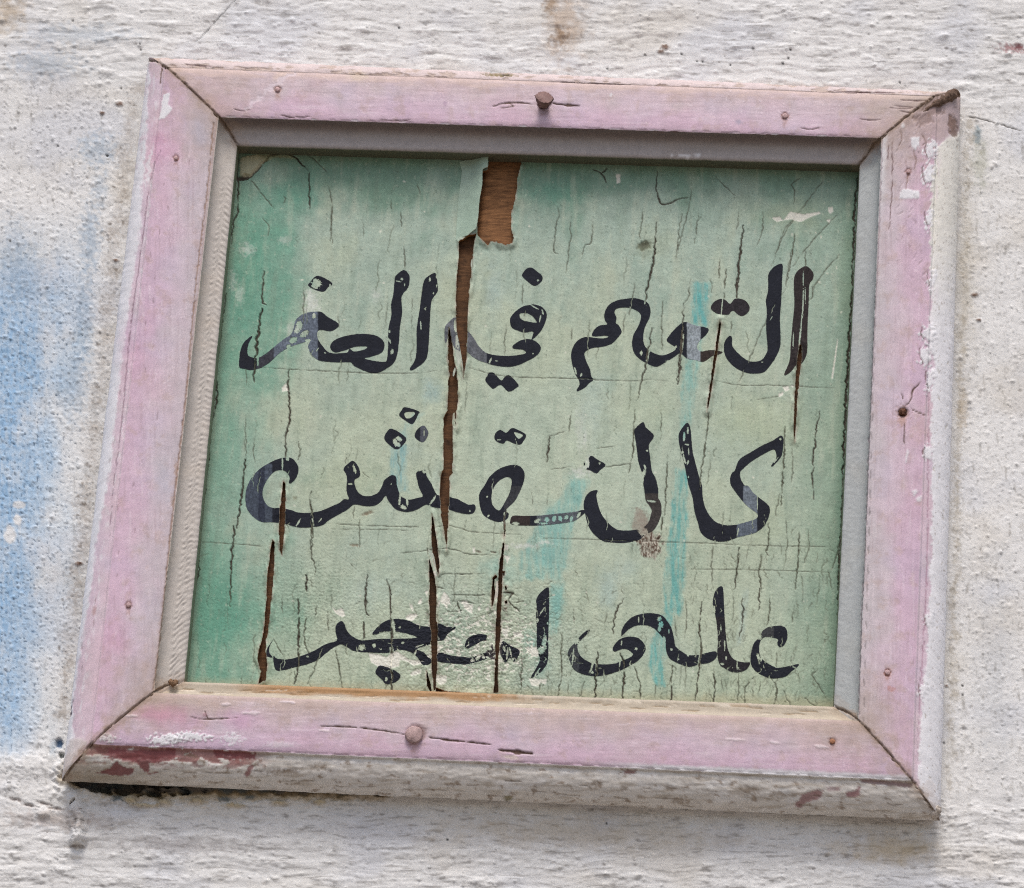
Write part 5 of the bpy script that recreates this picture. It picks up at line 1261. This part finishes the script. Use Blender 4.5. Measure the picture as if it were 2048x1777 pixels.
G("letter", [ZD([(480, 475), (520, 490), (555, 540), (560, 590), (535, 650), (500, 683), (483, 680), (490, 640), (470, 600), (440, 580), (380, 580), (330, 620), (290, 680), (268, 740), (270, 800), (300, 860), (340, 885), (420, 895), (500, 905), (560, 925), (650, 928), (750, 910), (830, 875), (890, 850), (935, 815), (975, 815), (955, 745), (960, 650), (948, 600), (930, 575), (945, 545), (985, 510), (1010, 503), (1040, 530), (1065, 590), (1060, 630), (1020, 655), (1025, 710), (1050, 760), (1100, 790), (1170, 785), (1220, 755), (1250, 700), (1265, 660), (1310, 625), (1340, 618), (1362, 640), (1365, 690), (1385, 760), (1410, 800), (1470, 820), (1540, 805), (1580, 790), (1550, 720), (1535, 660), (1525, 600), (1560, 585), (1600, 575), (1610, 625), (1650, 690), (1685, 765), (1720, 790), (1850, 810), (1900, 835), (1960, 862), (2000, 858), (2012, 885), (2000, 920), (1970, 935), (1900, 930), (1800, 905), (1700, 890), (1630, 865), (1600, 860), (1540, 895), (1470, 918), (1400, 912), (1350, 890), (1300, 830), (1275, 785), (1240, 830), (1190, 865), (1120, 872), (1060, 862), (1010, 860), (960, 900), (880, 945), (810, 985), (750, 1030), (650, 1045), (560, 1045), (440, 1015), (340, 1002), (260, 1000), (200, 965), (150, 910), (130, 850), (128, 770), (150, 690), (200, 610), (270, 550), (350, 505), (420, 480)])],
  (), [(1022, 572, 9, 34, -.3), (560, 1005, 7, 34, .5), (680, 1000, 5, 34, -.2), (740, 985, 4, 24, .7), (1660, 825, 8, 52, .6), (1390, 820, 8, 50, .1), (1420, 880, 24, 16, .5), (1450, 830, 8, 40, -.1), (1590, 590, 14, 12, .4), (1320, 690, 5, 6, 0), (985, 690, 20, 8, 0), (430, 520, 6, 60, 0), (470, 485, 14, 14, 0), (1965, 910, 6, 6, 0)],
  [(120, 540, 345, 1010, lin(74, 83, 96)), (232, 540, 285, 1000, lin(50, 56, 70))], 1.0)
G("letter_dot", [ZD([(1435, 62), (1545, 95), (1540, 120), (1500, 195), (1460, 185), (1388, 130), (1405, 90)])], [ZD([(1430, 105), (1505, 98), (1515, 120), (1480, 150), (1440, 150)])], [], [], .6)
G("letter_dot", [ZD([(1330, 238), (1440, 310), (1420, 365), (1370, 405), (1320, 380), (1265, 320), (1285, 265)])], (), [(1385, 320, 26, 18, .5), (1370, 365, 26, 18, .3), (1350, 340, 14, 26, 0)], [], .8)
G("letter_dot", [ZD([(1580, 213), (1605, 230), (1625, 275), (1600, 330), (1570, 347), (1515, 305), (1530, 250)])], (), [(1590, 270, 3, 40, 0)], [(1560, 200, 1640, 350, lin(84, 88, 98))], .6)
G("letter", [ZE([(760, 452), (810, 460), (850, 500), (855, 560), (830, 640), (780, 740), (720, 800), (700, 828), (725, 850), (715, 890), (660, 918), (600, 908), (530, 870), (500, 820), (485, 740), (490, 680), (530, 620), (570, 550), (640, 490), (700, 465)])], [ZE([(720, 550), (750, 570), (750, 610), (735, 680), (700, 750), (665, 812), (640, 825), (600, 790), (585, 740), (590, 670), (620, 610), (670, 565)])], [(552, 712, 7, 8, 0), (560, 868, 6, 14, .5), (690, 880, 5, 50, 0)], [(690, 640, 860, 830, lin(58, 60, 64))])
G("letter", [ZE([(740, 910), (760, 870), (850, 870), (965, 868), (1100, 855), (1200, 845), (1280, 835), (1330, 822), (1362, 830), (1320, 870), (1260, 910), (1150, 930), (1000, 945), (900, 948), (800, 945), (745, 935)])], (), [(785, 930, 28, 12, .1), (960, 910, 30, 14, -.6), (1040, 900, 20, 22, 0), (1100, 890, 16, 26, .4), (1150, 890, 14, 24, -.3), (1200, 880, 16, 20, .5), (1240, 890, 12, 22, .2), (1300, 860, 10, 26, .6), (1010, 930, 40, 8, 0)], [(960, 820, 1300, 960, lin(92, 98, 104)), (740, 860, 900, 950, lin(56, 48, 46))], 1.0)
G("letter_dot", [ZE([(660, 165), (705, 190), (750, 152), (800, 165), (868, 205), (850, 250), (820, 285), (770, 275), (710, 250), (685, 275), (640, 265), (610, 235), (620, 190)])], [ZE([(770, 180), (845, 205), (815, 238), (790, 225)])], [(648, 245, 16, 5, 0)], [], .6)
G("letter", [ZF([(590, 105), (610, 115), (620, 145), (680, 200), (680, 235), (645, 290), (655, 380), (670, 500), (700, 560), (722, 650), (722, 720), (745, 770), (748, 850), (720, 930), (680, 990), (640, 1010), (600, 1040), (550, 1070), (440, 1090), (330, 1085), (260, 1070), (180, 1000), (140, 920), (125, 850), (112, 780), (130, 710), (170, 670), (225, 660), (215, 700), (230, 780), (260, 860), (320, 935), (380, 980), (450, 990), (530, 985), (600, 965), (645, 920), (660, 870), (670, 820), (640, 770), (620, 740), (610, 660), (600, 600), (605, 560), (585, 500), (560, 420), (545, 300), (530, 200), (530, 160)])],
  (), [(605, 520, 14, 30, .3), (615, 470, 8, 20, -.3), (665, 748, 40, 9, .1), (632, 335, 8, 8, 0), (590, 990, 30, 60, -.6), (560, 900, 40, 60, 0), (620, 1000, 20, 30, 0)], [(600, 700, 760, 1010, lin(66, 62, 60))])
G("letter_dot", [ZF([(175, 378), (225, 410), (290, 450), (250, 490), (215, 520), (165, 495), (120, 480), (115, 430), (150, 400)])], (), [(140, 440, 18, 40, 0), (125, 470, 16, 16, 0), (243, 437, 8, 9, 0)], [], .8)
G("letter", [ZF([(960, 108), (985, 150), (995, 250), (1005, 350), (1025, 430), (1060, 560), (1080, 620), (1090, 740), (1120, 830), (1180, 910), (1260, 945), (1350, 945), (1450, 920), (1530, 890), (1535, 850), (1480, 810), (1420, 755), (1370, 690), (1320, 620), (1312, 560), (1330, 515), (1350, 500), (1375, 430), (1410, 390), (1480, 350), (1560, 300), (1660, 255), (1690, 235), (1725, 212), (1748, 235), (1745, 300), (1735, 370), (1700, 420), (1660, 462), (1650, 455), (1690, 400), (1685, 340), (1660, 325), (1580, 365), (1490, 420), (1420, 480), (1392, 515), (1400, 570), (1430, 620), (1460, 625), (1500, 680), (1560, 730), (1630, 790), (1632, 860), (1590, 950), (1520, 1005), (1430, 1030), (1370, 1045), (1290, 1075), (1200, 1078), (1120, 1050), (1070, 1000), (1050, 930), (1020, 830), (1005, 720), (970, 610), (945, 480), (920, 380), (895, 280), (892, 200), (920, 150)])],
  (), [(935, 220, 9, 40, .1), (965, 170, 8, 26, 0), (960, 285, 22, 6, .2), (935, 400, 7, 44, -.2), (965, 430, 8, 20, .3), (920, 350, 10, 10, 0), (972, 340, 4, 30, 0), (970, 550, 5, 10, 0), (1724, 240, 8, 10, 0), (1690, 410, 3, 34, .6), (1535, 760, 3, 70, 0), (1375, 1000, 4, 40, .2)],
  [(1420, 640, 1532, 850, lin(116, 126, 136)), (1368, 880, 1530, 1040, lin(100, 110, 122))])
G("letter", [ZG([(155, 538), (180, 555), (250, 560), (330, 540), (420, 505), (500, 460), (575, 435), (568, 390), (567, 340), (600, 307), (620, 320), (640, 370), (680, 410), (740, 435), (850, 425), (950, 425), (1090, 420), (1100, 410), (1040, 390), (960, 375), (900, 375), (810, 397), (840, 350), (900, 305), (970, 293), (1050, 305), (1100, 330), (1180, 345), (1250, 325), (1300, 345), (1350, 345), (1355, 355), (1310, 385), (1280, 430), (1230, 440), (1190, 460), (1100, 490), (1150, 515), (1190, 555), (1250, 520), (1290, 522), (1330, 535), (1450, 545), (1500, 535), (1560, 515), (1600, 530), (1550, 560), (1440, 590), (1380, 590), (1280, 580), (1220, 580), (1150, 600), (1110, 550), (1060, 510), (980, 495), (920, 515), (830, 515), (740, 510), (680, 500), (620, 465), (590, 462), (530, 495), (450, 560), (380, 590), (300, 610), (220, 630), (175, 632), (160, 600)])],
  (), [(945, 340, 14, 46, -.1), (890, 385, 34, 8, 0), (955, 395, 12, 14, 0), (820, 468, 12, 14, .2), (1010, 450, 9, 8, 0), (1505, 548, 12, 22, .6), (1540, 540, 10, 16, -.4), (1470, 565, 14, 10, 0), (1575, 545, 16, 8, 0), (1120, 470, 30, 4, -.3), (740, 480, 22, 20, 0), (990, 348, 8, 6, 0), (380, 540, 9, 7, 0), (1090, 520, 5, 30, .4), (935, 500, 14, 30, 0)], [], 1.3)
G("letter", [ZG([(150, 432), (128, 480), (130, 520), (150, 545), (120, 545), (105, 535), (118, 485)])], (), [], [], .8)
G("letter", [ZG([(1420, 470), (1440, 420), (1500, 395), (1560, 398), (1570, 430), (1540, 435), (1480, 465), (1440, 487)]), ZG([(1560, 515), (1590, 480), (1600, 460), (1610, 500), (1640, 540), (1600, 560)]), ZG([(1670, 440), (1720, 470), (1780, 500), (1765, 550), (1740, 575), (1715, 545), (1690, 580), (1670, 560), (1650, 500)])], (), [(1580, 415, 16, 22, 0), (1585, 490, 14, 10, .3), (1700, 520, 6, 40, .1), (1680, 490, 8, 20, -.3), (1720, 510, 5, 30, -.2), (1735, 560, 8, 8, 0), (1620, 540, 16, 8, 0), (1660, 560, 10, 16, 0)], [(1560, 430, 1660, 560, lin(80, 76, 76))], 1.6)
G("letter", [ZG([(1960, 85), (1975, 100), (1975, 250), (1970, 400), (1968, 560), (1940, 620), (1900, 660), (1855, 680), (1890, 620), (1915, 560), (1895, 480), (1895, 350), (1890, 280), (1895, 200), (1890, 170), (1910, 130)])], (), [(1930, 240, 4, 34, .6), (1900, 300, 8, 16, 0), (1945, 440, 14, 40, .2), (1920, 500, 22, 26, .3), (1945, 480, 14, 20, 0), (1965, 320, 5, 8, 0), (1900, 640, 4, 34, .6), (1890, 655, 4, 20, .6)], [], 1.0)
G("letter_dot", [ZG([(860, 600), (930, 620), (995, 665), (960, 710), (900, 722), (870, 690), (830, 650), (840, 620)])], (), [(900, 690, 9, 12, 0), (937, 660, 4, 60, 0)], [], 1.0)
G("letter", [ZH([(545, 375), (530, 400), (480, 450), (460, 480), (470, 540), (510, 580), (580, 610), (700, 610), (760, 590), (810, 570), (840, 545), (820, 520), (780, 505), (740, 515), (715, 525), (700, 505), (720, 470), (760, 435), (820, 423), (880, 435), (920, 480), (922, 520), (880, 580), (800, 630), (720, 665), (620, 690), (520, 685), (440, 650), (410, 590), (393, 545), (410, 500), (450, 460), (480, 420), (520, 385)])], (), [(455, 455, 22, 16, -.6), (430, 560, 5, 60, .1), (560, 625, 6, 50, .25), (590, 610, 4, 60, .1), (563, 668, 9, 10, 0), (750, 600, 4, 40, .1), (762, 465, 4, 20, .2), (860, 505, 10, 8, 0)], [(380, 370, 470, 690, lin(64, 68, 72))])
G("letter", [ZH([(760, 415), (770, 360), (820, 300), (880, 272), (960, 262), (1030, 275), (1060, 300), (1100, 360), (1120, 440), (1130, 490), (1180, 530), (1220, 550), (1300, 545), (1380, 525), (1410, 530), (1405, 570), (1360, 600), (1290, 612), (1220, 628), (1150, 605), (1090, 570), (1065, 510), (1060, 450), (1010, 390), (990, 370), (940, 345), (870, 345), (820, 365), (780, 400)])], (), [(878, 305, 4, 20, 0), (1020, 300, 14, 16, 0), (1030, 340, 18, 22, .3), (1020, 370, 10, 20, 0), (1055, 435, 6, 22, -.2), (1085, 385, 4, 14, 0), (1102, 510, 8, 8, 0), (1290, 580, 5, 44, .15), (1215, 545, 6, 14, 0), (1150, 575, 5, 6, 0)], [], 1.1)
G("letter", [ZH([(1440, 78), (1455, 100), (1460, 200), (1465, 300), (1475, 430), (1490, 520), (1530, 580), (1600, 600), (1638, 600), (1620, 640), (1580, 662), (1520, 665), (1460, 635), (1430, 610), (1415, 540), (1420, 450), (1410, 320), (1385, 200), (1395, 130), (1415, 95)])], (), [(1440, 365, 4, 22, 0), (1465, 480, 4, 40, 0), (1475, 570, 5, 12, 0), (1550, 620, 3, 34, 0), (1450, 610, 14, 8, .4), (1395, 240, 6, 30, 0)], [(1400, 300, 1640, 670, lin(44, 42, 46))])
G("letter", [ZH([(1850, 350), (1885, 370), (1893, 430), (1870, 480), (1840, 493), (1825, 470), (1830, 440), (1790, 428), (1740, 425), (1710, 450), (1700, 500), (1710, 560), (1750, 600), (1820, 635), (1900, 625), (1968, 610), (1960, 630), (1920, 660), (1880, 695), (1800, 708), (1740, 695), (1680, 660), (1645, 610), (1645, 540), (1665, 470), (1710, 420), (1720, 390), (1760, 360), (1820, 350)])], (), [(1705, 430, 14, 12, 0), (1695, 560, 10, 26, -.2), (1715, 575, 6, 16, .3), (1820, 625, 16, 10, 0), (1940, 630, 10, 4, 0)], [(1720, 350, 1800, 420, lin(66, 68, 70))])

XFS = {id(f): f for f in ()}


def inv_ref(poly0):
    return poly0


FR = [ZA, ZA, ZA, ZB, ZB, ZB, ZC, ZC, ZC, ZC, ZD, ZD, ZD, ZD, ZE, ZE, ZE, ZF, ZF, ZF, ZG, ZG, ZG, ZG, ZG, ZH, ZH, ZH, ZH]
HB = B.H; from_x = bx[0]; from_y = by[0]; st = 1.55


def bil(A, x, y):
    u = np.clip((x - from_x) / st, 0, A.shape[1] - 1.001); v = np.clip((y - from_y) / st, 0, A.shape[0] - 1.001)
    i = u.astype(int); j = v.astype(int); fu = u - i; fv = v - j
    return (A[j, i] * (1 - fu) + A[j, i + 1] * fu) * (1 - fv) + (A[j + 1, i] * (1 - fu) + A[j + 1, i + 1] * fu) * fv


for k, (name, polys, holes, chips, fade, rag, sp_) in enumerate(GL):
    T = FR[k]
    s_ = T([(1, 0)])[0][0] - T([(0, 0)])[0][0]
    allp = np.array([p for q in polys for p in q])
    gx, gy = np.meshgrid(np.arange(allp[:, 0].min() - 3, allp[:, 0].max() + 3, .85), np.arange(allp[:, 1].min() - 3, allp[:, 1].max() + 3, .85))
    d = np.full(gx.shape, 99.0)
    for q in polys:
        d = np.minimum(d, poly_sdf(gx, gy, smooth(q, 3)))
    for q in holes:
        d = np.maximum(d, -poly_sdf(gx, gy, smooth(q, 3)))
    d = d + .55 * rag * fbm(gx / 7, gy / 7, 900 + k, 3, .6) - .2
    cc = np.empty(gx.shape + (3,)); cc[:] = INK
    m_all = np.zeros(gx.shape)
    for (x0, y0, x1, y1, col) in fade:
        (ax, ay), (cx2, cy2) = T([(x0, y0), (x1, y1)])
        e = 1.3 * fbm(gx / 8, gy / 8, 940 + k, 3)
        m = ss(-1.5, 1.0, np.minimum(np.minimum(gx - ax, cx2 - gx), np.minimum(gy - ay + 3, cy2 - gy + 3)) + e)
        cc = cc * (1 - m[..., None] * .9) + col * (1 + .9 * fbm(gx / 4, gy / 6, 990 + k, 4, .7))[..., None] * m[..., None] * .9
        m_all = np.maximum(m_all, m)
    cc *= (1 + .16 * fbm(gx / 9, gy / 12, 960 + k, 3))[..., None]
    # chips
    for (x, y, rx, ry, rot) in chips:
        (qx, qy), = T([(x, y)])
        X = gx - qx; Y = gy - qy; c, q = math.cos(rot), math.sin(rot)
        u = (X * c + Y * q) / (rx * s_ + .3); v = (-X * q + Y * c) / (ry * s_ + .3)
        r_ = min(rx, ry) * s_ + .3
        e = (1 - np.sqrt(u * u + v * v) - .9 * fbm(gx / 2.4, gy / 2.4, 980 + k, 3, .6)) * r_
        d = np.maximum(d, e)
    wear = (fbm(gx / 4.0, gy / 4.5, 1000 + k, 3, .6) - .60 + .13 * m_all * (k in (0, 6, 15, 22))) * 7
    d = np.maximum(d, wear)
    crk = bil(B.CR, gx, gy); d = np.maximum(d, (crk - .6) * 3)
    sg = bil(S, gx, gy); d = np.maximum(d, .5 - sg)
    hh = bil(HB, gx, gy)
    o = clip_mesh(name, board_pos(gx, gy, hh + .16), cc, d, .0001, board, M_INK)

# ink left on the bare strip below the opening and on the flap is part of the wood; small nails and putty follow
# ------------------------------------------------------------------ nails
def disc_nail(px, py, r, rail, d, col, dome=.35, seed=0, tilt=(0, 0)):
    """round nail head: domed disc with an irregular rim"""
    c = at(px, py, d); R = r / 3400.0
    V = [c + np.array([0, -dome * R, 0])]; n = 20
    for ring, (rr_, h) in enumerate([(.35, .92), (.7, .7), (.95, .3), (1.0, 0), (.98, -.8)]):
        for k in range(n):
            th = 2 * math.pi * k / n
            q = R * rr_ * (1 + .1 * float(noise(np.array(k * .7 + seed), np.array(seed * 1.3), 5)))
            V.append(c + np.array([math.cos(th) * q + tilt[0] * rr_ * math.cos(th) * 0, -dome * R * h, math.sin(th) * q]))
    L = []; T = []
    for k in range(n):
        L += [0, 1 + k, 1 + (k + 1) % n]; T.append(3)
    for ring in range(4):
        for k in range(n):
            a = 1 + ring * n + k; b = 1 + ring * n + (k + 1) % n
            L += [a, a + n, b + n, b]; T.append(4)
    V = np.array(V)
    cc = np.tile(np.asarray(col), (len(V), 1)) * (1 + .25 * np.array([float(noise(np.array(v[0] * 900), np.array(v[2] * 900), seed)) for v in V]))[:, None]
    return make_mesh("nail", V, np.array(L)[::1], T, cc, rail, M_IRON)


RS = [0, 0, 3, 1, 3, 1, 2]
for k, (x, y, r) in enumerate(NAILS):
    disc_nail(x, y, r * .72, rails[RS[k]], .0270, lin(190, 160, 160) if k != 6 else lin(170, 120, 90), .3, k)
# bent nail standing out of the upper rail
nb = blob("nail", [at(1087, 207, 0.0260), at(1087, 204, 0.0310), at(1088, 199, 0.0350), at(1089, 195, 0.0367)], [.0034, .0034, .0046, .0050], lin(128, 100, 96), rails[0], M_IRON, 16, .12, 4)
put(nb, label="bent nail standing proud of the upper rail")
nb2 = blob("nail", [at(828, 1472, 0.0250), at(828, 1470, 0.0277), at(828, 1469, 0.0289)], [.0046, .0050, .0044], lin(176, 150, 148), rails[2], M_IRON, 16, .03, 6)
put(nb2, label="large round nail head in a split of the lower rail")
nb3 = blob("nail", [at(1806, 826, 0.0240), at(1806, 824, 0.0260), at(1807, 823, 0.0267)], [.0022, .0022, .0016], lin(96, 62, 42), rails[1], M_IRON, 10, .15, 8)
put(nb3, label="rusty sunken nail in the right upright")
# crumbled filler in the mitre joints
mk = lambda pts, rad, nm, par, col, sd_, lb=None: put(blob(nm, pts, rad, col, par, M_DIRT, 12, .22, sd_), **({"label": lb} if lb else {}))
mk([at(1838, 231, 0.0250), at(1862, 214, 0.0248), at(1882, 203, 0.0240), at(1898, 194, 0.0220), at(1911, 187, 0.0195)], [.0007, .0013, .0022, .0033, .0026], "joint_filler", rails[0], lin(112, 92, 80), 11, "brown crumbling filler at the outer end of the top right mitre")
mk([at(354, 1362, 0.0187), at(347, 1367, 0.0195), at(339, 1362, 0.0187)], [.0010, .0020, .0011], "joint_filler", rails[3], lin(128, 102, 80), 13)
mk([at(1860, 1628, 0.0105), at(1868, 1622, 0.0145), at(1872, 1612, 0.0145)], [.002, .004, .002], "joint_filler", rails[1], lin(196, 186, 176), 17)
